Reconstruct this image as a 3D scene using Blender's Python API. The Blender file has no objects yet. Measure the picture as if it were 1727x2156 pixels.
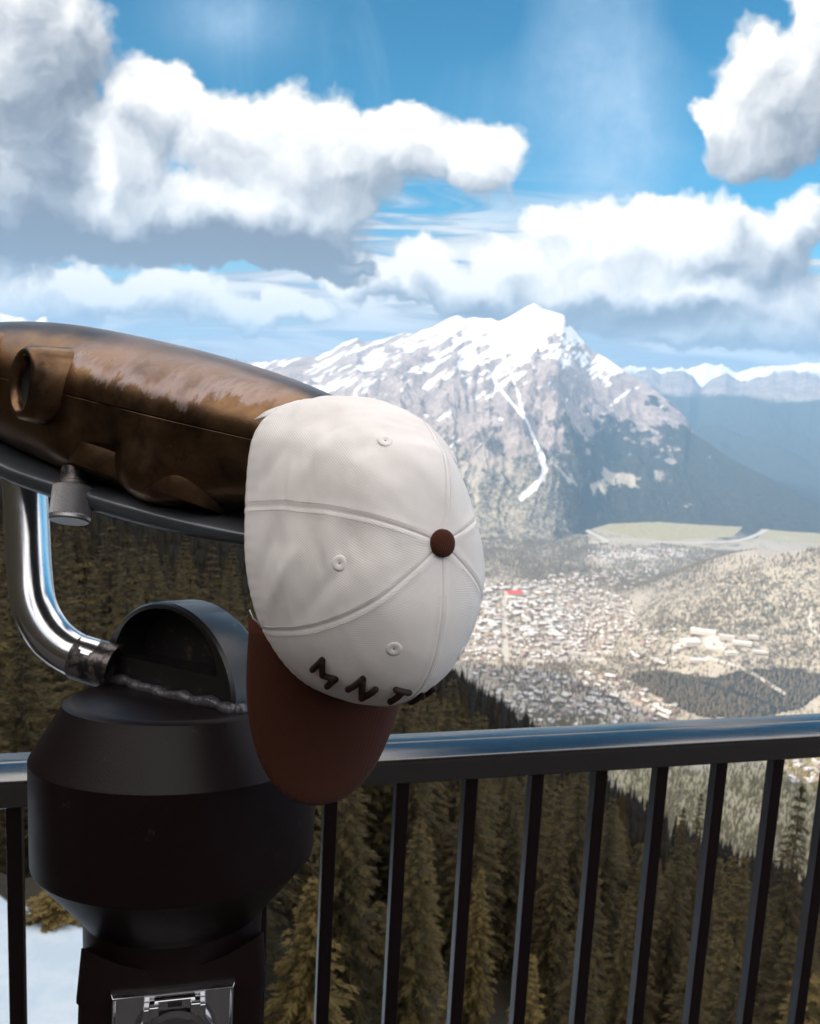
import bpy, bmesh, math, random
import numpy as np
from math import radians as rad, sin, cos, pi
from mathutils import Vector
random.seed(7); rng = np.random.default_rng(7)
SC = bpy.context.scene; COL = SC.collection

# ------------------------------------------------------------------ camera
FPX, PW, PH = 1850.0, 1727.0, 2156.0          # focal length and frame of the survey, in pixels
PITCH, ROLL = rad(8.8), rad(3.0)
CAM = np.array([0, 0, 1.62])
FWD = np.array([0, cos(PITCH), -sin(PITCH)]); UP0 = np.array([0, sin(PITCH), cos(PITCH)])
RT = cos(ROLL)*np.array([1., 0, 0]) + sin(ROLL)*UP0
UP = -sin(ROLL)*np.array([1., 0, 0]) + cos(ROLL)*UP0

def ray(x, y): return FWD + (x-PW/2)/FPX*RT - (y-PH/2)/FPX*UP
def at(x, y, d): return CAM + d*ray(x, y)
def azel(x, y):
    d = ray(x, y); return math.atan2(d[0], d[1]), math.atan2(d[2], math.hypot(d[0], d[1]))
def proj(P):
    v = np.asarray(P)-CAM; d = v @ FWD; d = np.where(d < .01, .01, d)
    return PW/2+FPX*(v @ RT)/d, PH/2-FPX*(v @ UP)/d

cd = bpy.data.cameras.new('camera'); cam = bpy.data.objects.new('camera', cd); COL.objects.link(cam)
from mathutils import Matrix
cam.matrix_world = Matrix(((RT[0], UP[0], -FWD[0], CAM[0]), (RT[1], UP[1], -FWD[1], CAM[1]), (RT[2], UP[2], -FWD[2], CAM[2]), (0, 0, 0, 1)))
cd.sensor_fit = 'HORIZONTAL'; cd.sensor_width = 36; cd.lens = 36*FPX/PW
cd.clip_start = 0.02; cd.clip_end = 90000
cd.dof.use_dof = True; cd.dof.focus_distance = 0.60; cd.dof.aperture_fstop = 22
SC.camera = cam

# ------------------------------------------------------------------ object helpers
def tag(o, label=None, cat=None, group=None, kind=None):
    if label: o['label'] = label
    if cat: o['category'] = cat
    if group: o['group'] = group
    if kind: o['kind'] = kind
    return o
def empty(name, loc):
    o = bpy.data.objects.new(name, None); o.empty_display_size = .1; COL.objects.link(o); o.location = loc; return o
def world_loc(o):
    v = Vector((0, 0, 0))
    while o is not None: v = v+o.location; o = o.parent
    return np.array(v)
def obj(name, V, F, m, parent=None, smooth=True, loc=None, angle=None):
    V = np.asarray(V, float)
    off = world_loc(parent) if parent is not None else (np.zeros(3) if loc is None else np.asarray(loc, float))
    me = bpy.data.meshes.new(name); me.from_pydata((V-off).tolist(), [], [list(map(int, f)) for f in F]); me.update()
    if m: me.materials.append(m)
    if smooth:
        me.polygons.foreach_set('use_smooth', np.ones(len(me.polygons), bool))
        if angle: me.set_sharp_from_angle(angle=rad(angle))
    o = bpy.data.objects.new(name, me); COL.objects.link(o)
    if parent is not None: o.parent = parent
    elif loc is not None: o.location = loc
    return o
def recalc(o):
    bm = bmesh.new(); bm.from_mesh(o.data); bmesh.ops.recalc_face_normals(bm, faces=bm.faces); bm.to_mesh(o.data); bm.free(); return o
def bevel(o, w, seg=2, ang=30):
    b = o.modifiers.new('bevel', 'BEVEL'); b.width = w; b.segments = seg; b.limit_method = 'ANGLE'; b.angle_limit = rad(ang); return o
class MB:
    def __init__(s): s.V = []; s.F = []
    def add(s, V, F):
        b = len(s.V); s.V += [tuple(v) for v in V]; s.F += [tuple(i+b for i in f) for f in F]; return s
    def box(s, c, X, Y, Z, hx, hy, hz):
        c, X, Y, Z = map(np.asarray, (c, X, Y, Z))
        V = [c+a*hx*X+b*hy*Y+d*hz*Z for d in (-1, 1) for b in (-1, 1) for a in (-1, 1)]
        return s.add(V, [(0, 2, 3, 1), (4, 5, 7, 6), (0, 1, 5, 4), (2, 6, 7, 3), (0, 4, 6, 2), (1, 3, 7, 5)])
    def rings(s, R, cap0=True, cap1=True, closed=True):
        n = len(R[0]); V = [p for r in R for p in r]; F = []
        for i in range(len(R)-1):
            for j in range(n if closed else n-1):
                k = (j+1) % n; F.append((i*n+j, i*n+k, (i+1)*n+k, (i+1)*n+j))
        if cap0: F.append(tuple(range(n-1, -1, -1)))
        if cap1: F.append(tuple((len(R)-1)*n+j for j in range(n)))
        return s.add(V, F)
    def lathe(s, A, X, Y, Z, prof, n=96, cap0=True, cap1=True):
        t = np.linspace(0, 2*pi, n, endpoint=False)
        return s.rings([[A+z*Z+r*(cos(a)*X+sin(a)*Y) for a in t] for r, z in prof], cap0, cap1)
    def tube(s, P, r, n=20, caps=True, up=None):
        P = [np.asarray(p, float) for p in P]; R = []
        rr = r if hasattr(r, '__len__') else [r]*len(P)
        T0 = P[1]-P[0]; T0 /= np.linalg.norm(T0)
        a = np.array([0, 0, 1.]) if up is None else np.asarray(up, float)
        if abs(a @ T0) > .9: a = np.array([1., 0, 0])
        N = a-(a @ T0)*T0; N /= np.linalg.norm(N)
        for i, p in enumerate(P):
            T = P[min(i+1, len(P)-1)]-P[max(i-1, 0)]; T /= np.linalg.norm(T)
            N = N-(N @ T)*T; N /= np.linalg.norm(N); B = np.cross(T, N)
            R.append([p+rr[i]*(cos(t)*N+sin(t)*B) for t in np.linspace(0, 2*pi, n, endpoint=False)])
        return s.rings(R, caps, caps)
    def build(s, name, m, parent=None, **k): return obj(name, s.V, s.F, m, parent, **k)
def smooth_path(P, n=12):
    P = [np.asarray(p, float) for p in P]; P = [2*P[0]-P[1]]+P+[2*P[-1]-P[-2]]; out = []
    for i in range(1, len(P)-2):
        for t in np.linspace(0, 1, n, endpoint=False):
            a, b, c, d = P[i-1:i+3]
            out.append(.5*((2*b)+(c-a)*t+(2*a-5*b+4*c-d)*t*t+(3*b-a-3*c+d)*t**3))
    out.append(P[-2]); return out

# ------------------------------------------------------------------ node helper
class NT:
    def __init__(s, tree): s.t = tree; s.n = tree.nodes; s.l = tree.links
    def new(s, typ, **k):
        nd = s.n.new(typ)
        for a, v in k.items(): setattr(nd, a, v)
        return nd
    def put(s, sock, v):
        if isinstance(v, bpy.types.NodeSocket): s.l.new(v, sock)
        elif v is not None:
            if sock.type == 'RGBA' and len(v) == 3: v = (*v, 1)
            sock.default_value = v
    def m(s, op, a, b=None, c=None, clamp=False):
        nd = s.new('ShaderNodeMath', operation=op, use_clamp=clamp)
        for i, v in enumerate((a, b, c)): s.put(nd.inputs[i], v)
        return nd.outputs[0]
    def v(s, op, a, b=None, c=None, scale=None):
        nd = s.new('ShaderNodeVectorMath', operation=op)
        for i, x in enumerate((a, b, c)):
            if x is not None: s.put(nd.inputs[i], x)
        if scale is not None: s.put(nd.inputs['Scale'], scale)
        return nd.outputs['Value'] if op in ('DOT_PRODUCT', 'LENGTH', 'DISTANCE') else nd.outputs[0]
    def sep(s, v):
        nd = s.new('ShaderNodeSeparateXYZ'); s.put(nd.inputs[0], v); return nd.outputs
    def comb(s, x, y, z):
        nd = s.new('ShaderNodeCombineXYZ')
        for i, q in enumerate((x, y, z)): s.put(nd.inputs[i], q)
        return nd.outputs[0]
    def noise(s, vec, scale, detail=3, rough=.5, dist=0, color=False, dim='3D'):
        nd = s.new('ShaderNodeTexNoise', noise_dimensions=dim)
        if vec is not None: s.put(nd.inputs['Vector'], vec)
        nd.inputs['Scale'].default_value = scale; nd.inputs['Detail'].default_value = detail
        nd.inputs['Roughness'].default_value = rough; nd.inputs['Distortion'].default_value = dist
        return nd.outputs['Color' if color else 'Fac']
    def voro(s, vec, scale, feature='SMOOTH_F1', detail=0, rough=.5, smooth=1.0):
        nd = s.new('ShaderNodeTexVoronoi', feature=feature, voronoi_dimensions='2D'); s.put(nd.inputs['Vector'], vec)
        nd.inputs['Scale'].default_value = scale; nd.inputs['Detail'].default_value = detail; nd.inputs['Roughness'].default_value = rough
        if feature == 'SMOOTH_F1': nd.inputs['Smoothness'].default_value = smooth
        return nd.outputs['Distance']
    def step(s, x, a, b, lo=0., hi=1.):
        nd = s.new('ShaderNodeMapRange', interpolation_type='SMOOTHSTEP')
        for i, q in enumerate((x, a, b, lo, hi)): s.put(nd.inputs[i], q)
        return nd.outputs[0]
    def mix(s, f, a, b, mode='MIX'):
        nd = s.new('ShaderNodeMix', data_type='RGBA', blend_type=mode)
        s.put(nd.inputs[0], f); s.put(nd.inputs[6], a); s.put(nd.inputs[7], b); return nd.outputs[2]
    def bump(s, h, strength, dist):
        nd = s.new('ShaderNodeBump'); nd.inputs['Strength'].default_value = strength; nd.inputs['Distance'].default_value = dist
        s.put(nd.inputs['Height'], h); return nd.outputs[0]
def mat(name, build=None, **k):
    m = bpy.data.materials.new(name); m.use_nodes = True; n = NT(m.node_tree)
    b = n.n['Principled BSDF']
    names = dict(color='Base Color', rough='Roughness', metal='Metallic', ior='IOR', spec='Specular IOR Level', normal='Normal', coat='Coat Weight', coatr='Coat Roughness', sheen='Sheen Weight', aniso='Anisotropic')
    if build: k.update(build(n) or {})
    for a, v in k.items(): n.put(b.inputs[names[a]], v)
    return m
def pos(n): return n.new('ShaderNodeNewGeometry').outputs['Position']
# ------------------------------------------------------------------ materials of the near things
def black_paint(n):
    p = pos(n); g = n.noise(p, 900, 2, .6); w = n.noise(p, 14, 4, .6)
    sc = n.step(n.noise(p, 46, 6, .72), .62, .72)
    c = n.mix(sc, (.008, .0035, .004), (.034, .029, .029))
    return dict(color=c, rough=n.m('ADD', .26, n.m('MULTIPLY', w, .26)), normal=n.bump(g, .28, .0006), ior=1.5, spec=.2)
M_black = mat('black_gloss_paint', black_paint)
def rail_paint(n):
    p = pos(n); w = n.noise(n.v('MULTIPLY', p, (3, 60, 60)), 1, 4, .6); g = n.noise(p, 500, 2)
    return dict(color=(.004, .002, .002), rough=n.m('ADD', .08, n.m('MULTIPLY', w, .16)), ior=2.5, normal=n.bump(n.m('ADD', w, n.m('MULTIPLY', g, .15)), .10, .002))
M_rail = mat('black_rail_paint', rail_paint)
def bar_paint(n):
    p = pos(n); w = n.noise(n.v('MULTIPLY', p, (60, 60, 8)), 1, 4, .6); ch = n.step(n.noise(p, 70, 5, .7), .68, .72)
    return dict(color=n.mix(ch, (.008, .0035, .004), (.05, .045, .04)), rough=n.m('ADD', .2, n.m('MULTIPLY', w, .25)), ior=1.5, spec=.3)
M_bar = mat('black_baluster_paint', bar_paint)
def bronze(n):
    p = pos(n)
    big = n.noise(p, 13, 5, .62, .4); mid = n.noise(p, 46, 5, .65); fine = n.noise(p, 300, 4, .7)
    c = n.mix(n.step(big, .30, .70), (.060, .036, .026), (.235, .135, .070))
    c = n.mix(n.m('MULTIPLY', n.step(mid, .40, .75), .35), c, (.31, .19, .105))
    c = n.mix(n.m('MULTIPLY', n.step(fine, .5, .75), .35), c, (.10, .05, .03))
    # grey lavender water stains that ran down the upper shell: position along the shell and up from its seam
    at_ = n.new('ShaderNodeAttribute', attribute_name='shell'); s = n.sep(at_.outputs['Vector'])
    drip = n.noise(n.comb(n.m('MULTIPLY', s[0], 38), n.m('MULTIPLY', s[1], 22), 0), 1, 5, .65)
    edge = n.m('ADD', s[1], n.m('MULTIPLY', n.m('SUBTRACT', drip, .5), .075))
    lim = n.m('ADD', .012, n.m('MULTIPLY', n.m('ABSOLUTE', n.m('SUBTRACT', s[0], .185)), .10))
    inr = n.m('MULTIPLY', n.step(edge, lim, n.m('ADD', lim, .007)), n.m('MULTIPLY', n.step(s[0], .075, .105), n.step(s[0], .255, .31, 1, 0)))
    rim = n.m('MULTIPLY', inr, n.step(edge, n.m('ADD', lim, .007), n.m('ADD', lim, .022), 1, 0))
    streak = n.step(n.noise(p, 62, 5, .7, .5), .40, .66)
    body = n.m('MULTIPLY', inr, n.m('ADD', .25, n.m('MULTIPLY', streak, .45)))
    c = n.mix(n.m('MULTIPLY', body, .7), c, (.27, .20, .20))
    c = n.mix(n.m('MULTIPLY', rim, .42), c, (.42, .34, .33))
    r = n.m('ADD', .20, n.m('MULTIPLY', mid, .24))
    return dict(color=c, metal=n.m('SUBTRACT', .97, n.m('MULTIPLY', inr, .35)), rough=r, normal=n.bump(n.m('ADD', fine, n.m('MULTIPLY', mid, 2)), .10, .001))
M_bronze = mat('worn_bronze', bronze)
M_dark = mat('black_interior', color=(.004, .003, .003), rough=.8)
M_lens = mat('dark_lens_glass', color=(.006, .006, .008), rough=.06, ior=1.6)
M_tray = mat('grey_cast_alloy', lambda n: dict(color=n.mix(n.noise(pos(n), 40, 4), (.10, .11, .13), (.17, .18, .20)), rough=n.m('ADD', .25, n.m('MULTIPLY', n.noise(pos(n), 90, 4), .2)), metal=.55))
def steel(n):
    p = pos(n); w = n.noise(n.v('MULTIPLY', p, (1, 1, .12)), 420, 3, .6)
    return dict(color=n.mix(w, (.62, .61, .62), (.80, .79, .80)), metal=1.0, rough=n.m('ADD', .10, n.m('MULTIPLY', w, .14)), aniso=.4)
M_steel = mat('polished_steel_tube', steel)
M_collar = mat('scuffed_dark_steel', lambda n: dict(color=n.mix(n.step(n.noise(pos(n), 60, 5, .7), .45, .6), (.035, .032, .034), (.20, .17, .16)), metal=.7, rough=.38))
M_knurl = mat('dull_nickel', lambda n: dict(color=n.mix(n.noise(pos(n), 80, 4), (.34, .33, .34), (.50, .49, .49)), metal=.9, rough=.42))
M_chrome = mat('chrome_plate', lambda n: dict(color=n.mix(n.noise(pos(n), 30, 3), (.50, .50, .52), (.66, .66, .68)), metal=1.0, rough=n.m('ADD', .08, n.m('MULTIPLY', n.noise(pos(n), 120, 4), .12))))
M_weld = mat('painted_weld', lambda n: dict(color=n.mix(n.noise(pos(n), 160, 4, .7), (.05, .048, .052), (.17, .16, .17)), metal=.5, rough=.34, normal=n.bump(n.noise(pos(n), 260, 3), .6, .002)))
M_rust = mat('rusty_recess', lambda n: dict(color=n.mix(n.step(n.noise(pos(n), 70, 6, .7), .55, .70), (.004, .002, .002), (.060, .034, .019)), rough=.7))
def arch_paint(n):
    p = pos(n); ch = n.step(n.noise(p, 75, 6, .72), .60, .70)
    return dict(color=n.mix(ch, (.014, .011, .012), (.085, .066, .05)), rough=n.m('ADD', .24, n.m('MULTIPLY', n.noise(p, 30, 4), .2)), normal=n.bump(n.noise(p, 500, 3), .25, .0008), ior=1.55)
M_arch = mat('chipped_black_paint', arch_paint)

# ------------------------------------------------------------------ the coin viewer (it leans back a little)
def frame(la, lb):
    Z = np.array([sin(lb), sin(la)*cos(lb), cos(la)*cos(lb)]); X = np.array([1., 0, 0])-Z[0]*Z; X /= np.linalg.norm(X)
    return X, np.cross(Z, X), Z
A = at(374, 1700, .8); X, Y, Z = frame(rad(8.8), rad(-1.4))
base = A-Z*(A[2]/Z[2])
viewer = tag(empty('coin_viewer', base), 'bronze headed coin operated viewer on a black drum and post with a steel tube arm', 'viewer')
def lp(x, y, z):
    d = ray(x, y); return CAM+d*(((A+z*Z-CAM) @ Z)/(d @ Z))
# drum
pr = [(.0001, .1015), (.092, .1015), (.0975, .1005), (.1005, .0985), (.1020, .0955), (.1265, .0535), (.1272, .0520), (.1272, .050), (.1235, -.0350), (.1230, -.0375), (.1215, -.0395), (.083, -.0845), (.081, -.087), (.079, -.090), (.078, -.115)]
MB().lathe(A, X, Y, Z, pr, 128).build('swivel_drum', M_black, viewer, angle=24)
# square post with a hollowed collar that cups the drum
yw = rad(14); px_ = cos(yw)*X+sin(yw)*Y; py_ = -sin(yw)*X+cos(yw)*Y
PA = A+.001*px_-.002*py_; hw = .0745
L = (base-A) @ Z
mb = MB(); R_ = []
def sq(z, h, r=.006, c=None):
    out = []
    for cx, cy, a0, ex, ey in ((1, 1, 0, -1, 0), (-1, 1, 90, 0, -1), (-1, -1, 180, 1, 0), (1, -1, 270, 0, 1)):
        for a in (0, 30, 60, 90): out.append(PA+z*Z+(cx*(h-r)+r*cos(rad(a0+a)))*px_+(cy*(h-r)+r*sin(rad(a0+a)))*py_)
        for q in range(1, 24): out.append(out[-1-(q-1)]+(2*(h-r)*q/24)*(ex*px_+ey*py_))
    return out
def sq_cup(z0, dz, h, r=.006):
    out = []
    for p in sq(0, h, r):
        u = (p-PA) @ px_; v = (p-PA) @ py_; k = min(abs(u), abs(v))/h
        out.append(p+(z0+dz*k*k)*Z)
    return out
mb.rings([sq(L, hw), sq(-.130, hw)], True, False); mb.build('post', M_black, viewer, angle=40)
post = viewer.children[-1]
mb = MB(); mb.rings([sq(-.130, hw+.0015), sq(-.126, hw+.0015), sq_cup(-.110, .026, hw-.001), sq_cup(-.113, .026, hw-.006), sq_cup(-.128, 0, hw-.02)], False, True)
mb.build('post_collar', M_black, viewer, angle=35)
# floor flange of the post
MB().rings([sq(L+.001, .115, .01), sq(L+.012, .115, .01)]).build('base_flange', M_black, viewer, smooth=False)
# coin plate on the post face
fn = -py_
def pf(x, y):            # a survey pixel on the post's face
    d = ray(x, y); o = PA+fn*hw; return CAM+d*(((o-CAM) @ fn)/(d @ fn))
tl, tr = pf(234, 2089), pf(495, 2062)
uw = np.linalg.norm(tr-tl); pu = (tr-tl)/uw; pv = np.cross(pu, fn); pv = pv if pv @ Z < 0 else -pv
pw, ph = uw, uw*1.12
def PP(u, v, h): return tl+u*pw*pu+v*pw*pv+h*fn
def rr(i, h): return [PP(i, i, h), PP(1-i, i, h), PP(1-i, 1.12-i, h), PP(i, 1.12-i, h)]
cp = MB().rings([rr(0, .0), rr(0, .004), rr(.018, .0085), rr(.030, .0085), rr(.040, .0050)]).build('coin_plate', M_chrome, viewer, smooth=False)
bevel(cp, .0008, 2)
cu, cv, rad_ = .51, .43, .36
def arc(r, a, h): return PP(cu+r*cos(a), cv-r*sin(a), h)
mb = MB(); RR = []
for a in np.linspace(rad(118), rad(422), 60):       # open ring round the coin dial
    RR.append([arc(rad_-.075, a, .005), arc(rad_-.06, a, .013), arc(rad_-.02, a, .0155), arc(rad_, a, .011), arc(rad_, a, .005)])
mb.rings(RR); ringo = mb.build('dial_ring', M_chrome, cp, angle=40); recalc(ringo)
for sgn in (-1, 1):
    mb = MB(); mb.box(PP(cu+sgn*.165, .105, .0125), pu, pv, fn, .0040, .0042, .0065)
    mb.box(PP(cu+sgn*.215, .140, .011), pu, pv, fn, .0034, .0050, .0055)
    lg = mb.build('ring_lug', M_chrome, cp, smooth=False); bevel(lg, .0008, 2)
mb = MB(); mb.box(PP(cu, .088, .0085), pu, pv, fn, .165*pw, .0042, .0042)
sl = mb.build('slot_bar', M_chrome, cp, smooth=False); bevel(sl, .0008, 2)
MB().box(PP(cu, .083, .0128), pu, pv, fn, .0055, .0020, .0006).build('coin_slot', M_dark, cp, smooth=False)
mb = MB(); RR = []
for r, h in ((.30, .005), (.29, .0095), (.24, .0105), (.20, .0085), (.0005, .0085)):
    RR.append([arc(r*(1 if not (60 < math.degrees(a) < 120) else .93), a, h) for a in np.linspace(0, 2*pi, 64, endpoint=False)])
mb.rings(RR, False, True); recalc(mb.build('coin_dial', mat('brushed_dial', color=(.30, .30, .31), metal=.95, rough=.28), cp, angle=30))

# arch bracket welded on the drum
P1, P2 = lp(212, 1427, .101), lp(492, 1499, .101)
e = P2-P1; ar = np.linalg.norm(e)/2; e /= 2*ar; am = (P1+P2)/2; an = np.cross(Z, e); an = an if an @ FWD > 0 else -an
AH, TH = .084, .042
def AP(a, k, n_, lift=0): return am+ar*k[0]*cos(a)*e+(lift+AH*k[1]*max(sin(a), 0))*Z+n_*an
aa = np.linspace(0, pi, 49)
def prof(k, n_, lift=0): return [AP(a, k, n_, lift) for a in aa]
mb = MB()
V = []; F = []
rows = [prof((1, .97), TH), prof((1, 1), TH-.003), prof((1, 1), .003), prof((.975, .975), 0), prof((.77, .62), 0, .026), prof((.77, .62), .034, .026)]
for r in rows: V += r
n_ = len(aa)
for i in range(len(rows)-1):
    for j in range(n_-1): F.append((i*n_+j, i*n_+j+1, (i+1)*n_+j+1, (i+1)*n_+j))
b0 = len(V); q0 = 3*n_; q1 = 4*n_; q2 = 5*n_
# bar below the opening, its upper ledge and the two closing faces
F += [(q0, q1, q1+n_-1, q0+n_-1), (q1, q2, q2+n_-1, q1+n_-1)]
F += [tuple(range(0, n_))]
arch = recalc(obj('arch_bracket', V, F, M_arch, viewer, angle=35))
V = prof((.775, .625), .0335, .0255)
obj('bracket_recess', V, [tuple(range(len(V)))], M_rust, arch, smooth=False)
# weld bead: overlapping lumps along the foot of the bracket
mb = MB(); wp = []
for i in range(90):
    t = i/89; k = (t*11) % 1
    p = am+(-1.04+2.08*t)*ar*e-.003*an+.002*Z+(.0012*sin(9*t)+.0010*sin(31*t))*Z
    wp.append((p, .0040+.0018*math.sqrt(max(0, 1-(2*k-1)**2))+.0006*sin(40*t)))
mb.tube([p for p, _ in wp], [r for _, r in wp], 14)
for j in range(5):
    q = am+1.03*ar*e+(.004+.009*j)*an+.002*Z
    mb.lathe(q, e, an, Z, [(.0001, .0055), (.004, .005), (.0065, .002), (.0068, -.003)], 14, True, False)
recalc(mb.build('weld_bead', M_weld, arch))

# yoke arm: polished tube from the drum bracket up to the head
tb = [at(47, 905, .90), at(49, 980, .90), at(57, 1100, .895), at(62, 1200, .888), at(72, 1275, .880), at(103, 1335, .872), at(146, 1372, .866), at(196, 1391, .860), at(240, 1404, .857)]
tp = smooth_path(tb, 10)
arm = MB().tube(tp, .0214, 40).build('yoke_arm', M_steel, viewer)
c0 = [at(166, 1383, .8635), at(190, 1391, .861), at(245, 1406, .8565)]
MB().tube(smooth_path(c0, 6), .0222, 40).build('arm_collar', M_collar, arm, angle=40)

# ------------------------------------------------------------------ the bronze head
HC = at(125, 800, .83); HT = at(775, 962, .675)
lx = HT-HC; HL = np.linalg.norm(lx); lx /= HL
hu = UP-(UP @ lx)*lx; hu = hu-.06*FWD; hu -= (hu @ lx)*lx; hu /= np.linalg.norm(hu); hn = np.cross(lx, hu); hn = hn if hn @ FWD < 0 else -hn
def head_dims(s):
    k = max(0., 1-(((s-.06)/.335)**2.6 if s > .06 else ((.06-s)/.225)**2))
    return .054*k**.62+.001, .076*k**.60+.001, .080*k**.55+.001     # up, down, towards the viewer
NS, NA = 150, 160
V = []; shell = []
ss = .115+.279*np.sin(np.linspace(-pi/2, pi/2, NS))
ths = []
for j in range(NA): ths.append(2*pi*j/NA)
# finer spacing round the seam
ths = sorted(set([round(t, 5) for t in ths]+[round(q, 5) for q in (pi-.0125, pi-.0075, pi-.0055, pi-.002, pi+.002, pi+.0055, pi+.0075, pi+.0125)]))
NA = len(ths)
for s in ss:
    t_, b_, d_ = head_dims(s)
    for a in ths:
        ca, sa = cos(a), sin(a); ex = 2/2.25
        n0 = math.copysign(abs(ca)**ex, ca)*d_; h0 = math.copysign(abs(sa)**ex, sa)*(t_ if sa > 0 else b_)
        g = 1.0
        if abs(a-pi) < .003 and -.02 < s: g = 1-.0035/d_
        n0 *= g
        p = -n0          # a = pi faces the viewer
        # the two lens barrels swell out of the lower front
        if sa < 0 and p > 0:
            w1 = math.exp(-((s-.195)/.040)**2-((h0+.058)/.028)**2); w2 = math.exp(-((s-.110)/.045)**2-((h0+.056)/.026)**2)
            wv = math.exp(-((s-.152)/.018)**2-((h0+.040)/.030)**2)
            p += .024*w1+.016*w2-.010*wv; h0 -= .006*w1
        V.append(HC+s*lx+h0*hu+p*hn); shell.append((s, h0, p))
F = []
for i in range(NS-1):
    for j in range(NA):
        k = (j+1) % NA; F.append((i*NA+j, i*NA+k, (i+1)*NA+k, (i+1)*NA+j))
F += [tuple(range(NA)), tuple((NS-1)*NA+j for j in range(NA-1, -1, -1))]
head = recalc(obj('viewer_head', V, F, M_bronze, viewer))
at_ = head.data.attributes.new('shell', 'FLOAT_VECTOR', 'POINT'); at_.data.foreach_set('vector', np.array(shell).ravel())
def HP(s, h, n): return HC+s*lx+h*hu+n*hn
# eyepiece hoods
for s0, k in ((.019, 1), (-.078, 0)):
    ax = hn*.97-lx*.24+hu*.02; ax /= np.linalg.norm(ax); eu = hu-(hu @ ax)*ax; eu /= np.linalg.norm(eu); ev = np.cross(eu, ax)
    C0 = HP(s0+.066, .002, .056)
    def er(d, a, b, sh=0.):
        out = []
        for t in np.linspace(0, 2*pi, 48, endpoint=False):
            ct, st = cos(t), sin(t); fl = 1-.22*max(0, ct)**2
            out.append(C0+d*ax+.94*(a*ct*fl+sh)*ev+.93*b*st*eu)
        return out
    mb = MB(); mb.rings([er(-.085, .046, .052), er(-.030, .039, .044), er(-.004, .0335, .0385), er(.018, .030, .0355), er(.034, .0285, .034), er(.042, .0265, .032), er(.0455, .0235, .029), er(.045, .0190, .0250), er(.040, .0168, .0228), er(.004, .0150, .0210)], False, False)
    hood = recalc(mb.build('eyepiece_hood', M_bronze, head))
    MB().rings([er(.0390, .0172, .0232), er(.0365, .0164, .0224), er(.036, .0001, .0001)], False, False).build('eyepiece_dark_disc', M_dark, hood)  # black disc near the mouth, in place of the shade inside the hole
# small port discs under the lens barrels
for s0, h0, n0, r_ in ((.212, -.061, .046, .033), (.135, -.057, .054, .031)):
    nn = -hu*.95+hn*.3; nn /= np.linalg.norm(nn); a1 = lx-(lx @ nn)*nn; a1 /= np.linalg.norm(a1); a2 = np.cross(nn, a1); c = HP(s0, h0, n0)
    mb = MB(); mb.lathe(c, a1, a2, nn, [(r_*1.04, -.014), (r_*1.04, .002), (r_, .0045), (r_*.93, .0045), (r_*.90, .0015), (.0002, .0008)], 48, False, True)
    recalc(mb.build('lens_barrel_rim', M_bronze, head, angle=30))
    MB().lathe(c, a1, a2, nn, [(r_*.45, .001), (r_*.43, .0035), (.0002, .005)], 32, False, True).build('lens_port', M_lens, head)
# alloy tray the head sits in
V = []; RR = []
for s in .112+.262*np.sin(np.linspace(-pi/2, pi/2, 60)):
    k = max(0., 1-(((s-.06)/.32)**3 if s > .06 else ((.06-s)/.225)**2)); w = .066*k**.5+.001; lo = -.084+.022*(1-k)*(s < .06)-.004*(1-k)*(s > .06); row = []
    for a in np.linspace(0, 2*pi, 40, endpoint=False):
        ca, sa = cos(a), sin(a)
        row.append(HP(s, lo+.013*k*math.copysign(abs(sa)**.7, sa)+.026*(1-k), math.copysign(abs(ca)**.8, ca)*w*(1.0+.22*max(0, sa))+.004))
    RR.append(row)
recalc(MB().rings(RR).build('base_tray', M_tray, viewer))
# knurled focus knob under the head
k0, k1 = at(160, 990, .733), at(146, 1098, .722); ka = k1-k0; kl = np.linalg.norm(ka); ka /= kl; kx = np.cross(ka, FWD); kx /= np.linalg.norm(kx); ky = np.cross(ka, kx)
MB().lathe(k0, kx, ky, ka, [(.0115, -.001), (.0115, .010), (.013, .011), (.013, .016)], 40).build('knob_stem', M_collar, viewer, angle=30)
mb = MB(); NK = 44; rows = 24; RR = []
z0, z1 = .014, kl
RR.append([k0+z0*ka+.0142*(cos(t)*kx+sin(t)*ky) for t in np.linspace(0, 2*pi, NK*2, endpoint=False)])
for i in range(rows):
    z = z0+.0015+(z1-z0-.006)*i/(rows-1)
    RR.append([k0+z*ka+(.0160+(.0006 if (j+i) % 2 else -.0003))*(cos(pi*j/NK)*kx+sin(pi*j/NK)*ky) for j in range(NK*2)])
for r_, z in ((.0162, z1-.0035), (.0162, z1-.0012), (.0150, z1), (.0001, z1)): RR.append([k0+z*ka+r_*(cos(pi*j/NK)*kx+sin(pi*j/NK)*ky) for j in range(NK*2)])
mb.rings(RR); recalc(mb.build('focus_knob', M_knurl, viewer, smooth=False))

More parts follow.
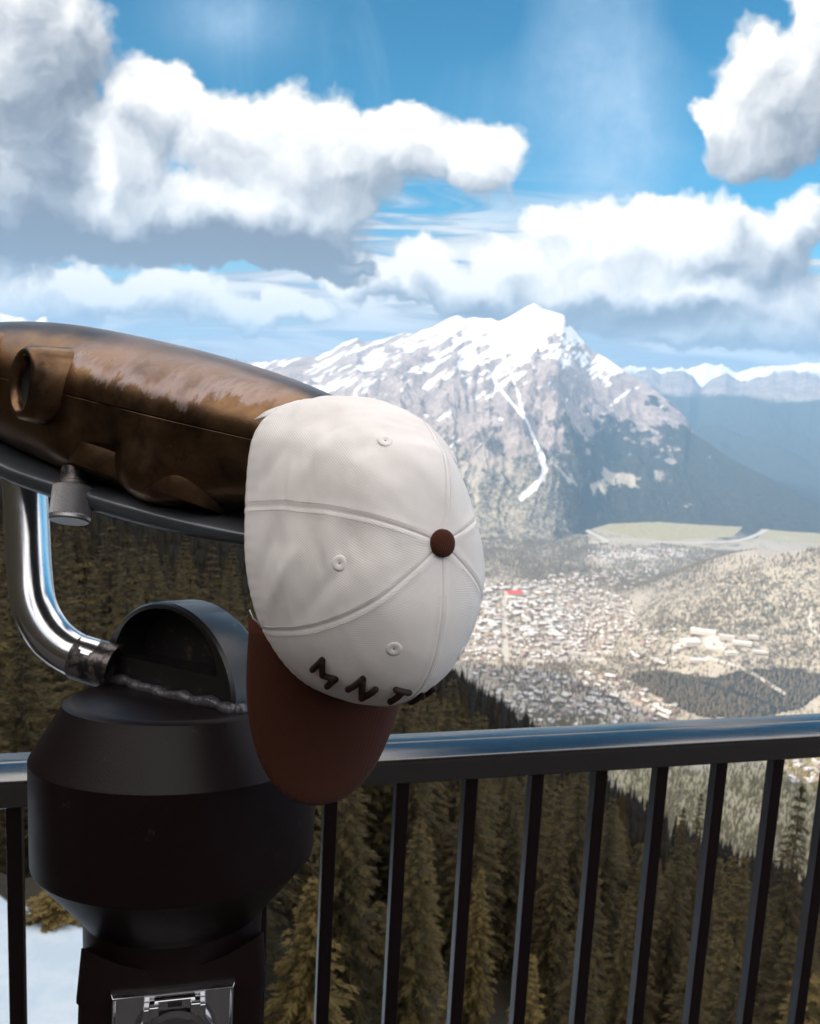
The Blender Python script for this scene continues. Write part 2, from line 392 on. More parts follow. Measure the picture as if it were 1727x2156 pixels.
# ------------------------------------------------------------------ the cap hanging from the head's far end
rimc = at(723, 1151, .632)
cu_ = .57*RT+.05*UP-.82*FWD; cu_ /= np.linalg.norm(cu_)
cf = .10*RT-.99*UP-.117*FWD; cf -= (cf @ cu_)*cu_; cf /= np.linalg.norm(cf)
cs = np.cross(cu_, cf)
if cs @ RT > 0: cs = -cs                        # towards the viewer's left
CA, CB, CH = .1055, .0765, .118
def vnoise(p, sc, seed=0):
    """smooth value noise, p (...,3)"""
    q = np.asarray(p, float)*sc+seed*17.3; i = np.floor(q).astype(np.int64); f = q-i; f = f*f*(3-2*f); out = 0
    for dx in (0, 1):
        for dy in (0, 1):
            for dz in (0, 1):
                h = (i[..., 0]+dx)*374761393+(i[..., 1]+dy)*668265263+(i[..., 2]+dz)*2147483647+seed*1274126177
                h = (h ^ (h >> 13))*1274126177; h = (h ^ (h >> 16)) & 0xffff
                w = (f[..., 0] if dx else 1-f[..., 0])*(f[..., 1] if dy else 1-f[..., 1])*(f[..., 2] if dz else 1-f[..., 2])
                out = out+w*h/65535.
    return out
def fbm(p, sc, oct=4, seed=0, gain=.5, ridged=False):
    s = 0; a = 1; tot = 0
    for k in range(oct):
        n = vnoise(p, sc*2**k, seed+k)
        if ridged: n = 1-np.abs(2*n-1)
        s = s+a*n; tot += a; a *= gain
    return s/tot
SEAMS = [rad(q) for q in (0, 60, 106, 199, 254, 300)]
def crown(phi, t, off=0.):
    """point of the crown: phi from the front (towards the viewer's left positive), t 0 at the rim to 1 at the button"""
    phi = np.asarray(phi, float); t = np.asarray(t, float)
    th = t*pi/2; fr = np.clip(np.cos(phi), 0, 1)
    e1 = .74-.10*fr**2; e2 = .92
    r = np.cos(th).clip(1e-6)**e1; z = np.sin(th)**e2
    cp_, sp_ = np.cos(phi), np.sin(phi); bk = np.clip(-cp_*1.6, 0, 1); sq_ = (np.abs(cp_)**(2+1.6*bk)+np.abs(sp_)**(2+1.6*bk))**(-1/(2+1.6*bk))
    r = r*(1+.035*np.sin(pi*t)*(.5+.5*np.cos(phi*2))+.055*cp_*np.sin(pi*t)-.10*np.sin(pi*t)*np.exp(-((np.mod(phi, 2*pi)-rad(238))/rad(34))**2))*(1+(sq_-1)*(1-t)*.9)
    seam = np.min([np.abs((phi-q+pi) % (2*pi)-pi) for q in SEAMS], 0)*r*.095
    ridge = .00018*np.exp(-((seam-.003)/.0022)**2)-.0006*np.exp(-(seam/.0007)**2)
    ridge = ridge*np.clip(r/.15, 0, 1)
    weave_ = None
    lx_ = CA*r*np.cos(phi); ly_ = CB*r*np.sin(phi)
    P3 = np.stack([lx_, ly_, z*CH], -1)
    soft = np.clip(1-fr*1.2, 0.15, 1)*np.sin(pi*np.clip(t*1.05, 0, 1))**.6+.15
    w = (fbm(P3, 22, 2, 3)-.5)*.0060*soft
    w = w+(fbm(np.stack([phi%(2*pi)*2.2+0*t, t*.9, 0*phi+0*t], -1), 1.6, 2, 14, .4)-.5)*.0050*soft*(1-t)
    fold = (fbm(np.stack([P3[..., 0]*.55+P3[..., 1]*.4, P3[..., 1]*.5+P3[..., 2]*.3, P3[..., 2]*1.4], -1), 62, 2, 9)-.5)*.0034*soft
    for (f0, t0, f1, t1, am_, wd) in ((100, .20, 150, .52, .0021, .0075), (112, .34, 160, .40, -.0016, .006), (68, .10, 92, .34, .0017, .005), (74, .07, 100, .20, -.0015, .0045), (64, .30, 84, .62, -.0012, .006), (150, .10, 185, .30, .0016, .006), (112, .08, 128, .22, -.0014, .005)):
        ax0, ay0, ax1, ay1 = rad(f0)*.095, t0*.15, rad(f1)*.095, t1*.15; ux, uy = np.mod(phi, 2*pi)*.095, t*.15; dx_, dy_ = ax1-ax0, ay1-ay0
        tq = np.clip(((ux-ax0)*dx_+(uy-ay0)*dy_)/(dx_*dx_+dy_*dy_), 0, 1); dd = np.hypot(ux-ax0-tq*dx_, uy-ay0-tq*dy_)
        fold = fold+am_*np.exp(-(dd/wd)**2)*np.sin(pi*np.clip(tq*.9+.05, 0, 1))
    pucker = .00012*np.sin(phi*80)*np.exp(-(t/.06)**2)
    k = 1+(ridge+w+fold+pucker+off)/.095
    P3 = P3*np.stack([k, k, k], -1)
    P3[..., 2] = np.maximum(P3[..., 2], 0) if off == 0 else P3[..., 2]
    return rimc+P3[..., 0:1]*cf+P3[..., 1:2]*cs+P3[..., 2:3]*cu_
def twill(n, base):
    p = pos(n); wv = n.sep(n.new('ShaderNodeAttribute', attribute_name='weave').outputs['Vector'])
    u = n.m('ADD', n.m('MULTIPLY', wv[0], .80), n.m('MULTIPLY', wv[1], .60))
    tw = n.m('SINE', n.m('MULTIPLY', u, 2*pi/.00125)); fz = n.noise(p, 1400, 3, .7); bl = n.noise(p, 24, 4, .6)
    c = n.mix(n.step(bl, .35, .7), base, tuple(min(1, q*.93) for q in base))
    return dict(color=n.mix(n.m('MULTIPLY', n.m('ADD', tw, 1), .045), c, (.55, .50, .48)), rough=.88, sheen=.15, spec=.25,
                normal=n.bump(n.m('ADD', n.m('MULTIPLY', tw, .5), fz), .16, .0006))
M_cap = mat('white_cotton_twill', lambda n: twill(n, (.90, .845, .81)))
M_brim = mat('brown_cotton_twill', lambda n: twill(n, (.085, .024, .014)))
def brim_c(n):
    p = pos(n); f = n.noise(p, 900, 3, .7); d = cs*.9+cf*.4; u = n.v('DOT_PRODUCT', p, tuple(d/np.linalg.norm(d)))
    tw = n.m('SINE', n.m('MULTIPLY', u, 2*pi/.0013))
    return dict(color=n.mix(f, (.046, .012, .006), (.076, .021, .010)), rough=.9, sheen=.05, spec=.2, normal=n.bump(n.m('ADD', n.m('MULTIPLY', tw, .5), f), .35, .0006))
M_brown = mat('brown_twill', brim_c)
M_thread = mat('dark_brown_embroidery', lambda n: dict(color=n.mix(n.noise(n.v('MULTIPLY', pos(n), (300, 1500, 300)), 1, 2), (.012, .005, .004), (.035, .012, .009)), rough=.75, normal=n.bump(n.noise(pos(n), 1500, 2), .5, .0006)))
M_stitch = mat('white_thread', color=(.80, .76, .74), rough=.9)

cap = tag(empty('baseball_cap', rimc), 'white cotton baseball cap with brown brim and button hanging on the bronze viewer', 'cap')
NP, NTT = 480, 110
ph = np.linspace(0, 2*pi, NP, endpoint=False); tt = np.linspace(0, .992, NTT)**.9
G = crown(ph[None, :].repeat(NTT, 0), tt[:, None].repeat(NP, 1))
Gi = crown(ph[None, :], np.full((1, NP), 0.)) - .0
V = list(G.reshape(-1, 3)); F = []
for i in range(NTT-1):
    for j in range(NP):
        k = (j+1) % NP; F.append((i*NP+j, i*NP+k, (i+1)*NP+k, (i+1)*NP+j))
b = len(V); V.append(rimc+cu_*CH); F += [((NTT-1)*NP+j, (NTT-1)*NP+(j+1) % NP, b) for j in range(NP)]
crown_o = recalc(obj('crown', V, F, M_cap, cap))
wv_ = []                                        # cloth coordinates in metres, panel by panel
for t_ in tt:
    for f_ in ph:
        kk = sum(1 for q in SEAMS if q <= f_)-1; pl = f_-SEAMS[kk]-.5+kk*.37; wv_.append((pl*cos(t_*pi/2)**.7*.095, t_*.16, 0))
wv_.append((0, .16, 0))
crown_o.data.attributes.new('weave', 'FLOAT_VECTOR', 'POINT').data.foreach_set('vector', np.array(wv_).ravel())
sd = crown_o.modifiers.new('cloth', 'SOLIDIFY'); sd.thickness = .0014; sd.offset = -1
# button
bt = rimc+cu_*(CH-.0005)
MB().lathe(bt, cf, cs, cu_, [(.0082, -.001), (.0088, .001), (.0085, .0030), (.0072, .0044), (.004, .0052), (.0001, .0054)], 40, False, True).build('button', M_brown, crown_o)
# sewn eyelets
for phi, t in ((rad(31), .65), (rad(83), .54), (rad(152), .60), (rad(-30), .57), (rad(-84), .5), (rad(-137), .5)):
    c = crown(phi, t)[..., :].reshape(3); a = (crown(phi+.02, t)-c).reshape(3); d = (crown(phi, t+.02)-c).reshape(3)
    a /= np.linalg.norm(a); d -= (d @ a)*a; d /= np.linalg.norm(d); n_ = np.cross(a, d); n_ = n_ if n_ @ (c-rimc) > 0 else -n_
    RR = []
    for r_, h in ((.0049, -.0004), (.0047, .0001), (.0037, .0004), (.0025, .0005), (.0014, .0002), (.0007, -.0002)):
        RR.append([c+(r_*(1+.05*(j % 2)))*(cos(q)*a+sin(q)*d)+h*n_ for j, q in enumerate(np.linspace(0, 2*pi, 48, endpoint=False))])
    ey = MB().rings(RR, False, False).build('eyelet', M_cap, crown_o); recalc(ey)
    MB().lathe(c, a, d, n_, [(.0007, .0000), (.0001, .0001)], 12, False, True).build('eyelet_hole', mat('eyelet_shadow', color=(.30, .26, .24), rough=.9) if 'eyelet_shadow' not in bpy.data.materials else bpy.data.materials['eyelet_shadow'], crown_o)
# two lines of stitching beside every seam, one mesh
mb = MB()
for k in range(6):
    for dlt in (-.0028, .0028):
        tq = np.linspace(.03, .90, 90)
        for i in range(0, 90):
            r = cos(tq[i]*pi/2)**.7*.095
            if r < .012: continue
            f0 = SEAMS[k]+dlt/r
            p = crown(np.array([f0, f0]), np.array([tq[i], tq[i]+.0055]), .0004)
            mb.tube([p[0], p[1]], .00017, 5)
mb.build('seam_stitching', M_stitch, crown_o)
# raised lettering  M N T N  along the lower front
def stroke(mb, pts, r=.0021):
    P = crown(np.array([q[0] for q in pts]), np.array([q[1] for q in pts]), .0012)
    P = [p for p in P]
    mb.tube(P, r, 10)
    for p in (P[0], P[-1]): mb.lathe(p-.0*cu_, cf, cs, cu_, [(.0001, -r), (r*.7, -r*.7), (r, 0), (r*.7, r*.7), (.0001, r)], 10, False, False)
def seg(a, b, n=8): return [(a[0]+(b[0]-a[0])*i/n, a[1]+(b[1]-a[1])*i/n) for i in range(n+1)]
GLY = {'M': [[(0, 0), (0, 1)], [(0, 1), (.5, .35)], [(.5, .35), (1, 1)], [(1, 1), (1, 0)]],
       'N': [[(0, 0), (0, 1)], [(0, 1), (1, 0)], [(1, 0), (1, 1)]],
       'T': [[(0, 1), (1, 1)], [(.5, 1), (.5, 0)]]}
def letter(ch, phi0, wid, t0, t1, sh=0.):
    mb = MB()
    for a, b in GLY[ch]:
        stroke(mb, seg((phi0-wid*(a[0]-sh*a[1]), t0+(t1-t0)*a[1]), (phi0-wid*(b[0]-sh*b[1]), t0+(t1-t0)*b[1])))
    return recalc(mb.build('embroidered_letter', M_thread, crown_o))
LT0, LT1 = .455, .55
for ch, p0, w_, l0, l1, sh in (('M', 42.5, 10, .215, .315, .42), ('N', 29.5, 8.5, .325, .445, .25), ('T', 14, 8.5, .395, .50, .1), ('N', -5, 8, .36, .455, 0)): letter(ch, rad(p0), rad(w_), l0, l1, sh)
# brim
def brim(w, v, off=0.):
    """w -1..1 across, v 0 at the crown to 1 at the edge"""
    a0 = w*rad(57); in_f, in_s = CA*.985*cos(a0), CB*.985*sin(a0)
    ps = w*pi/2; of = CA*.42+.147*abs(cos(ps))**.72; os_ = .0695*math.copysign(abs(sin(ps))**.92, ps)
    f_ = in_f+(of-in_f)*v; s_ = in_s+(os_-in_s)*v
    z = -(2.9*s_*s_)*(.25+.75*v)-.42*max(0, f_-in_f)+.004*(1-v)
    return rimc+f_*cf+s_*cs+(z+off)*cu_
NW, NV = 90, 30
V = []; F = []
for side, off in ((0, .0017), (1, -.0017)):
    for i in range(NV):
        for j in range(NW):
            v_ = i/(NV-1); w_ = -1+2*j/(NW-1); ed = min(1, (1-v_)*16, (1-abs(w_))*60); V.append(brim(w_, v_, off*math.sqrt(max(.05, ed))))
N1 = NV*NW
for i in range(NV-1):
    for j in range(NW-1):
        q = (i*NW+j, i*NW+j+1, (i+1)*NW+j+1, (i+1)*NW+j); F.append(q); F.append(tuple(x+N1 for x in q[::-1]))
edge = [i*NW for i in range(NV)]+[(NV-1)*NW+j for j in range(1, NW)]+[i*NW+NW-1 for i in range(NV-2, -1, -1)]
for a, b in zip(edge[:-1], edge[1:]): F.append((a, b, b+N1, a+N1))
brim_o = recalc(obj('brim', V, F, M_brown, cap))
# loose thread ends
mb = MB(); p = at(545, 1335, .60)
c = crown(rad(62), 0.0).reshape(3)
mb.tube([c, c-.004*RT+.004*UP-.002*FWD, c-.006*RT+.010*UP-.004*FWD], .0004, 6)
mb.build('loose_thread', M_stitch, cap)
# strap and its snap over the back opening
q0 = crown(rad(180), .02).reshape(3)
mb = MB(); RR = []
for a in np.linspace(rad(140), rad(220), 30):
    p = crown(a, 0.0).reshape(3); RR.append([p+.002*cu_-.004*UP*0, p-.020*cu_, p-.020*cu_+.0016*cf, p+.002*cu_+.0016*cf])
mb.rings(RR); recalc(mb.build('back_strap', M_cap, cap))

# ------------------------------------------------------------------ railing
ra, rb = np.array([-.516, 1.075, 1.07]), np.array([.695, 1.381, 1.07])
rd = (rb-ra)/np.linalg.norm(rb-ra); rn = np.array([-rd[1], rd[0], 0]); zz = np.array([0, 0, 1.])
railing = tag(empty('railing', ra+.46*rd+rn*.045-zz*1.07), 'black metal balustrade with glossy flat handrail and square bars', 'railing')
def rpt(s, n, z): return ra+s*rd+n*rn+z*zz
S0, S1 = -1.9, 3.6
profile = [(0, -.010), (0, -.003), (.0012, -.0008), (.003, 0), (.054, 0), (.0555, -.0010), (.0565, -.0020), (.0575, -.0010), (.059, 0), (.086, 0), (.089, -.0008), (.090, -.003), (.090, -.044), (.088, -.046), (.014, -.046), (.012, -.044), (.012, -.012), (.010, -.010)]
RRr = [[rpt(s, a, b) for a, b in profile] for s in np.linspace(S0, S1, 23)]
recalc(MB().rings(RRr).build('top_rail', M_rail, railing, angle=30))
low = [(.022, -.985), (.022, -.955), (.062, -.955), (.062, -.985)]
recalc(MB().rings([[rpt(s, a, b) for a, b in low] for s in (S0, S1)]).build('bottom_rail', M_rail, railing, smooth=False))
bw = .0100
k = 0
for i in range(-16, 31):
    s = .0115+.1075*i+(.009 if 0 < i < 4 else 0)
    mb = MB(); mb.box(rpt(s, .030, -.5005), rd, rn, zz, bw, bw, .4545)
    b_ = mb.build('baluster', M_bar, railing, smooth=False); bevel(b_, .0012, 2)
# deck
def planks(n):
    p = pos(n); s = n.sep(p); g = n.noise(n.v('MULTIPLY', p, (4, 60, 60)), 1, 5, .6); gap = n.step(n.m('FRACT', n.m('MULTIPLY', s[1], 7.1)), .02, .05)
    return dict(color=n.mix(gap, (.01, .008, .007), n.mix(g, (.008, .006, .005), (.020, .015, .012))), rough=.7)
V = [rpt(s, n_, z) for z in (-1.071, -1.25) for s, n_ in ((-9, .12), (9, .12), (9, -7), (-9, -7))]
tag(recalc(obj('deck', V, [(0, 1, 2, 3), (7, 6, 5, 4), (0, 4, 5, 1), (1, 5, 6, 2), (2, 6, 7, 3), (3, 7, 4, 0)], mat('deck_planks', planks), smooth=False)), 'wooden viewing deck under the railing', None, kind='structure')
# ------------------------------------------------------------------ far landscape
VZ = -900.0
def stk(a, ax=-1): return np.stack(np.broadcast_arrays(*a), ax)
def pt_on(x, y, z):
    d = ray(x, y); return CAM+d*(z-CAM[2])/d[2]
def attr(o, name, a): o.data.attributes.new(name, 'FLOAT', 'POINT').data.foreach_set('value', np.asarray(a, np.float32).ravel())
def grid_obj(name, P, m, **k):
    n0, n1 = P.shape[:2]; i, j = np.meshgrid(np.arange(n0-1), np.arange(n1-1), indexing='ij'); q = i*n1+j
    F = np.stack([q, q+n1, q+n1+1, q+1], -1).reshape(-1, 4)
    me = bpy.data.meshes.new(name); V = P.reshape(-1, 3)
    me.vertices.add(len(V)); me.vertices.foreach_set('co', V.astype(np.float32).ravel())
    me.loops.add(F.size); me.loops.foreach_set('vertex_index', F.ravel().astype(np.int32))
    me.polygons.add(len(F)); me.polygons.foreach_set('loop_start', np.arange(0, F.size, 4, dtype=np.int32)); me.polygons.foreach_set('loop_total', np.full(len(F), 4, np.int32))
    me.update(calc_edges=True); me.polygons.foreach_set('use_smooth', np.ones(len(F), bool)); me.materials.append(m)
    o = bpy.data.objects.new(name, me); COL.objects.link(o)
    if me.polygons[len(F)//2].normal.z < 0: me.flip_normals()
    return o
def sstep(x, a, b): t = np.clip((x-a)/(b-a), 0, 1); return t*t*(3-2*t)
def interp_px(pts):
    """skyline given as survey pixels -> arrays of azimuth, elevation"""
    q = sorted(azel(*p) for p in pts); return np.array([a for a, _ in q]), np.array([b for _, b in q])
def polyd(px, py, pts):
    """distance from points to a polyline"""
    best = np.full(np.shape(px), 1e9); 
    for (x0, y0), (x1, y1) in zip(pts[:-1], pts[1:]):
        dx, dy = x1-x0, y1-y0; t = np.clip(((px-x0)*dx+(py-y0)*dy)/(dx*dx+dy*dy), 0, 1)
        best = np.minimum(best, np.hypot(px-x0-t*dx, py-y0-t*dy))
    return best
def inpoly(px, py, pts):
    r = np.zeros(np.shape(px), bool); n = len(pts)
    for i in range(n):
        x0, y0 = pts[i]; x1, y1 = pts[(i+1) % n]
        if y0 == y1: continue
        c = ((y0 > py) != (y1 > py)) & (px < (x1-x0)*(py-y0)/(y1-y0)+x0); r ^= c
    return r
def blob(px, py, cx, cy, sx, sy): return np.exp(-((px-cx)/sx)**2-((py-cy)/sy)**2)

# ---- ground material: cover, with cloud shadow painted as wood, is set per vertex, the shader breaks it up
def land(n):
    p = pos(n)
    A_ = lambda s: n.new('ShaderNodeAttribute', attribute_name=s).outputs['Fac']
    a1 = n.noise(p, .0045, 6, .65); a2 = n.noise(p, .03, 5, .7); a3 = n.noise(p, .11, 3, .6)
    rock = n.mix(n.step(a1, .35, .65), (.27, .225, .21), (.43, .365, .34))
    rock = n.mix(n.m('MULTIPLY', n.step(a2, .42, .66), .5), rock, (.12, .105, .11))
    meadow = n.mix(n.step(a2, .3, .7), (.44, .38, .28), (.57, .51, .40))
    meadow = n.mix(n.m('MULTIPLY', n.step(a3, .45, .7), .5), meadow, (.15, .13, .09))
    wood = n.mix(n.step(a2, .3, .7), (.028, .034, .030), (.070, .068, .055))  # also the dark tone of the painted cloud shadows
    grass = n.mix(n.step(a2, .3, .7), (.30, .265, .14), (.43, .375, .235))
    pale = n.mix(n.step(a3, .35, .65), (.42, .38, .34), (.66, .62, .58))
    c = n.mix(A_('meadow'), rock, meadow)
    jag = n.m('SUBTRACT', n.m('ADD', n.m('MULTIPLY', a2, .5), n.m('MULTIPLY', a3, .5)), .5)
    def thr(x, w=.10, k=1.2): return n.step(n.m('ADD', x, n.m('MULTIPLY', jag, k)), .5-w, .5+w)
    c = n.mix(thr(A_('wood')), c, wood)
    c = n.mix(thr(A_('grass'), .12, .5), c, grass)
    c = n.mix(thr(A_('pale'), .10, .35), c, pale)
    c = n.mix(thr(A_('snow'), .20, .9), c, (.88, .87, .86))
    return dict(color=c, rough=.95, spec=.1)
M_land = mat('mountain_land', land)

# ---- the big mountain: every azimuth has a skyline crest and a foot, the flank between them is carved
SKY = [(-700, 800), (-300, 760), (0, 760), (300, 772), (470, 772), (570, 760), (600, 756), (640, 752), (668, 748), (700, 738), (722, 722), (740, 716), (752, 712), (768, 720), (790, 716), (810, 714), (835, 706), (850, 700),
       (870, 703), (890, 692), (910, 690), (930, 678), (950, 668), (964, 664), (980, 672), (1000, 668), (1016, 671), (1034, 670), (1050, 677), (1072, 668), (1092, 656), (1110, 645), (1124, 639), (1132, 641), (1142, 650), (1160, 655), (1172, 658), (1188, 664),
       (1194, 680), (1206, 690), (1218, 706), (1232, 722), (1246, 738), (1262, 746), (1280, 756), (1300, 770), (1320, 786), (1340, 798), (1362, 812), (1385, 826), (1410, 846), (1432, 866), (1448, 886), (1456, 905), (1470, 918), (1490, 930), (1510, 946), (1540, 966), (1580, 985), (1620, 1005), (1660, 1030), (1700, 1052), (1727, 1066), (1800, 1090), (1900, 1100)]
sa, se = interp_px(SKY)
NAZ, NR = 1020, 360
az = np.linspace(rad(-24), rad(31), NAZ); ee = np.interp(az, sa, se)
rc = np.interp(np.degrees(az), [-13, -9, 0, 7.2, 10, 14, 17, 20, 24, 31], [9800, 9600, 9300, 9000, 8900, 8600, 8200, 7700, 7100, 6800])
zc = CAM[2]+rc*np.tan(ee)
rb = np.interp(np.degrees(az), [-13, 0, 5, 8, 9.5, 11, 13, 16, 19, 22, 25, 31], [5000, 4950, 4950, 5000, 5050, 5350, 5900, 6150, 6250, 6300, 6350, 6400])
zb = VZ-8
zc = zb+(zc-zb)*np.interp(np.degrees(az), [-24, -21, -16, -12.5], [.03, .25, .72, 1])
q = np.linspace(-.02, 1, NR)[None, :]; q = np.sign(q)*np.abs(q)**.95
R_ = rb[:, None]+q*(rc-rb)[:, None]
X_ = R_*np.sin(az)[:, None]; Y_ = R_*np.cos(az)[:, None]
shape = np.interp(np.degrees(az), [-13, 6, 9, 13, 18, 31], [1.25, 1.28, 1.22, 1.45, 1.35, 1.2])[:, None]
g = np.clip(q, 0, 1)**shape
Z_ = zb+g*(zc-zb)[:, None]
P3 = stk([X_, Y_, Z_*0], -1)
w1 = fbm(P3, 1/900., 3, 21)-.5
# gullies run down the fall line: narrow in azimuth, long in q; the strata cross them on a slant
gul = fbm(stk([np.degrees(az)[:, None]*.42+w1*1.6+q*.9, q*1.5+w1, q*0], -1), 1.0, 6, 5, .55, True)
gul2 = fbm(P3+w1[..., None]*500, 1/620., 6, 8, .58, True)
sl = Z_+X_*-.62+180*w1                     # slanting strata, rising to the right
band = fbm(stk([sl/260., X_/700.+Y_/1100., q*0], -1), 1.0, 5, 13, .6, True)
top = np.clip(q, 0, 1); env = np.sin(pi*np.clip(top, 0, 1)**.8)**.8
left = 1-sstep(np.degrees(az), 7.5, 10.5)[:, None]
fine = fbm(stk([sl/62., X_/420.+Y_/600., q*0], -1), 1.0, 4, 19, .6)+.5*fbm(P3+w1[..., None]*300, 1/110., 4, 23)
dz = 1.45*env*(190*(gul-.62)+230*(gul2-.62)+(150*left+60*(1-left))*(band-.62))+env*220*w1
Z_ = Z_+dz*(zc-zb)[:, None]/1700.
P = stk([X_, Y_, Z_], -1)
# back side so that the mountain is closed from behind
back = []
for k, dr in ((.25, 500), (.6, 1300), (1, 2600)):
    rr_ = rc+dr; zz_ = zc-(zc-zb)*k*.8; back.append(stk([rr_*np.sin(az), rr_*np.cos(az), zz_], -1)[:, None, :])
P = np.concatenate([P]+back, 1)
px, py = proj(P)
qq = np.concatenate([np.broadcast_to(q, (NAZ, NR)), np.ones((NAZ, 3))], 1)
gl = np.concatenate([gul, np.ones((NAZ, 3))*.6], 1); g2 = np.concatenate([gul2, np.ones((NAZ, 3))*.6], 1); bd = np.concatenate([band, np.ones((NAZ, 3))*.6], 1); fi = np.concatenate([fine, np.ones((NAZ, 3))*.75], 1)
alt = P[..., 2]
snow = .5+(alt+10)/700.+1.7*(.60-bd)+1.5*(.60-g2)+.7*(.6-gl)+2.6*(.75-fi)+1.6*(.5-fbm(stk([(alt+P[..., 0]*-.62)/24., P[..., 0]/160., P[..., 1]/240.]), 1., 3, 61))
snow -= .55*blob(px, py, 1240, 850, 110, 90)+.3*sstep(px, 1330, 1400)
snow += .9*blob(px, py, 1270, 770, 60, 26)+.5*blob(px, py, 1130, 690, 60, 40)
slide = [(1052, 728), (1062, 755), (1078, 790), (1092, 830), (1102, 870), (1116, 900), (1130, 935), (1142, 968), (1148, 990), (1140, 1010), (1120, 1030), (1098, 1048)]
sw = 2.2+3.4*sstep(py, 900, 1000)+(fbm(stk([px/14, py/14, px*0], -1), 1, 3, 2)-.5)*7
snow = np.maximum(snow, 1.05-.55*polyd(px, py, slide)/sw+(fbm(stk([px/5., py/9., px*0]), 1., 3, 71)-.5)*1.1*(polyd(px, py, slide) < 14))
snow = np.maximum(snow, .95-.5*polyd(px, py, [(1040, 800), (1062, 830), (1090, 862), (1104, 880)])/3.0)
tree = .30+.32*sstep(px, 1170, 1290)+(-470-alt)/420.+2.0*(fbm(P, 1/200., 5, 31)-.5)+1.0*(fbm(P, 1/55., 3, 33)-.5)+1.2*(gl-.6)+.9*(g2-.6)
tree += .25*sstep(px, 1180, 1260)*sstep(py, 880, 930)  # right flank: cloud shadow put in as extra dark forest
tree -= 1.25*np.clip(blob(px, py, 1290, 1030, 60, 34)+blob(px, py, 1440, 1070, 60, 30)+blob(px, py, 1000, 1020, 60, 70)*.8+blob(px, py, 1350, 1000, 110, 30)*.6, 0, 1)*(.4+1.2*fbm(stk([px/22, py/40, px*0], -1), 1, 3, 77))
tree = np.where(polyd(px, py, slide) < sw*1.2, 0, tree); tree = np.minimum(tree, .50+.25*sstep(px, 1150, 1290)+.1*(g2-.6))
mtn = tag(grid_obj('mountain', P, M_land), 'snow capped rocky mountain with a long snow filled gully', kind='structure')
attr(mtn, 'snow', np.clip(snow, 0, 1)); attr(mtn, 'wood', np.clip(tree, 0, 1)); attr(mtn, 'meadow', sstep(-alt, 350, 800)*.8); attr(mtn, 'grass', alt*0); attr(mtn, 'pale', alt*0)

# ---- ranges much farther off
def far_range(name, label, sky, r, depth, zfoot, seed, snowline, forest):
    a0, e0 = interp_px(sky); n_, m_ = 420, 90
    az = np.linspace(a0[0], a0[-1], n_); e_ = np.interp(az, a0, e0)
    zc = CAM[2]+r*np.tan(e_)+(fbm(stk([np.degrees(az)*.9, az*0, az*0], -1), 1, 4, seed, .45, True)-.6)*r*.012
    q = np.linspace(0, 1, m_)[None, :]; R_ = r-depth*(1-q)+0*az[:, None]
    XX, YY = R_*np.sin(az)[:, None], R_*np.cos(az)[:, None]; wq = fbm(stk([XX, YY, XX*0]), 1/2600., 3, seed+5)
    gu = fbm(stk([XX+1500*wq, YY*.55+900*wq, XX*0]), 1/1500., 6, seed+3, .55, True)
    Z_ = zfoot+(zc-zfoot)[:, None]*q**1.25+np.sin(pi*q)**.8*(gu-.6)*r*.055
    X_, Y_ = R_*np.sin(az)[:, None], R_*np.cos(az)[:, None]
    P = stk([X_, Y_, Z_], -1); bk = stk([(r+depth*.6)*np.sin(az), (r+depth*.6)*np.cos(az), zfoot+0*az], -1)[:, None, :]
    P = np.concatenate([P, bk], 1); alt = P[..., 2]
    f = fbm(P, 1/900., 4, seed+9)-.5; gz = np.concatenate([gu, gu[:, -1:]], 1)
    o = tag(grid_obj(name, P, M_land), label, kind='structure')
    attr(o, 'snow', np.clip(.5+(alt-snowline)/700+1.5*(.58-gz)+f, 0, 1)); attr(o, 'wood', np.clip(.5+(forest-alt)/350+f, 0, 1))
    for s in ('meadow', 'grass', 'pale'): attr(o, s, alt*0)
    return o
far_range('distant_mountain', 'blue hazed range with snowy crests far beyond the valley', [(1150, 800), (1260, 790), (1340, 788), (1365, 778), (1392, 790), (1420, 784), (1440, 782), (1460, 800), (1480, 812), (1500, 800), (1530, 792), (1560, 800), (1590, 793), (1620, 790), (1650, 778), (1680, 784), (1700, 776), (1727, 792), (1780, 770), (1900, 760), (2100, 800)], 15500, 5500, VZ, 40, 250, -60)
far_range('distant_mountain', 'palest farthest range on the skyline right of the big mountain', [(1200, 800), (1330, 776), (1420, 778), (1500, 770), (1560, 782), (1640, 774), (1727, 768), (1850, 780), (2000, 775)], 18600, 3500, VZ, 55, 230, -150)
far_range('distant_mountain', 'snowy jagged peaks just above the bronze head', [(-700, 640), (-400, 690), (-150, 640), (-60, 668), (-20, 655), (0, 659), (22, 664), (38, 668), (52, 676), (64, 672), (84, 668), (98, 674), (112, 692), (150, 712), (260, 730), (420, 752), (560, 768), (700, 790)], 13000, 5000, VZ, 70, 60, -450)

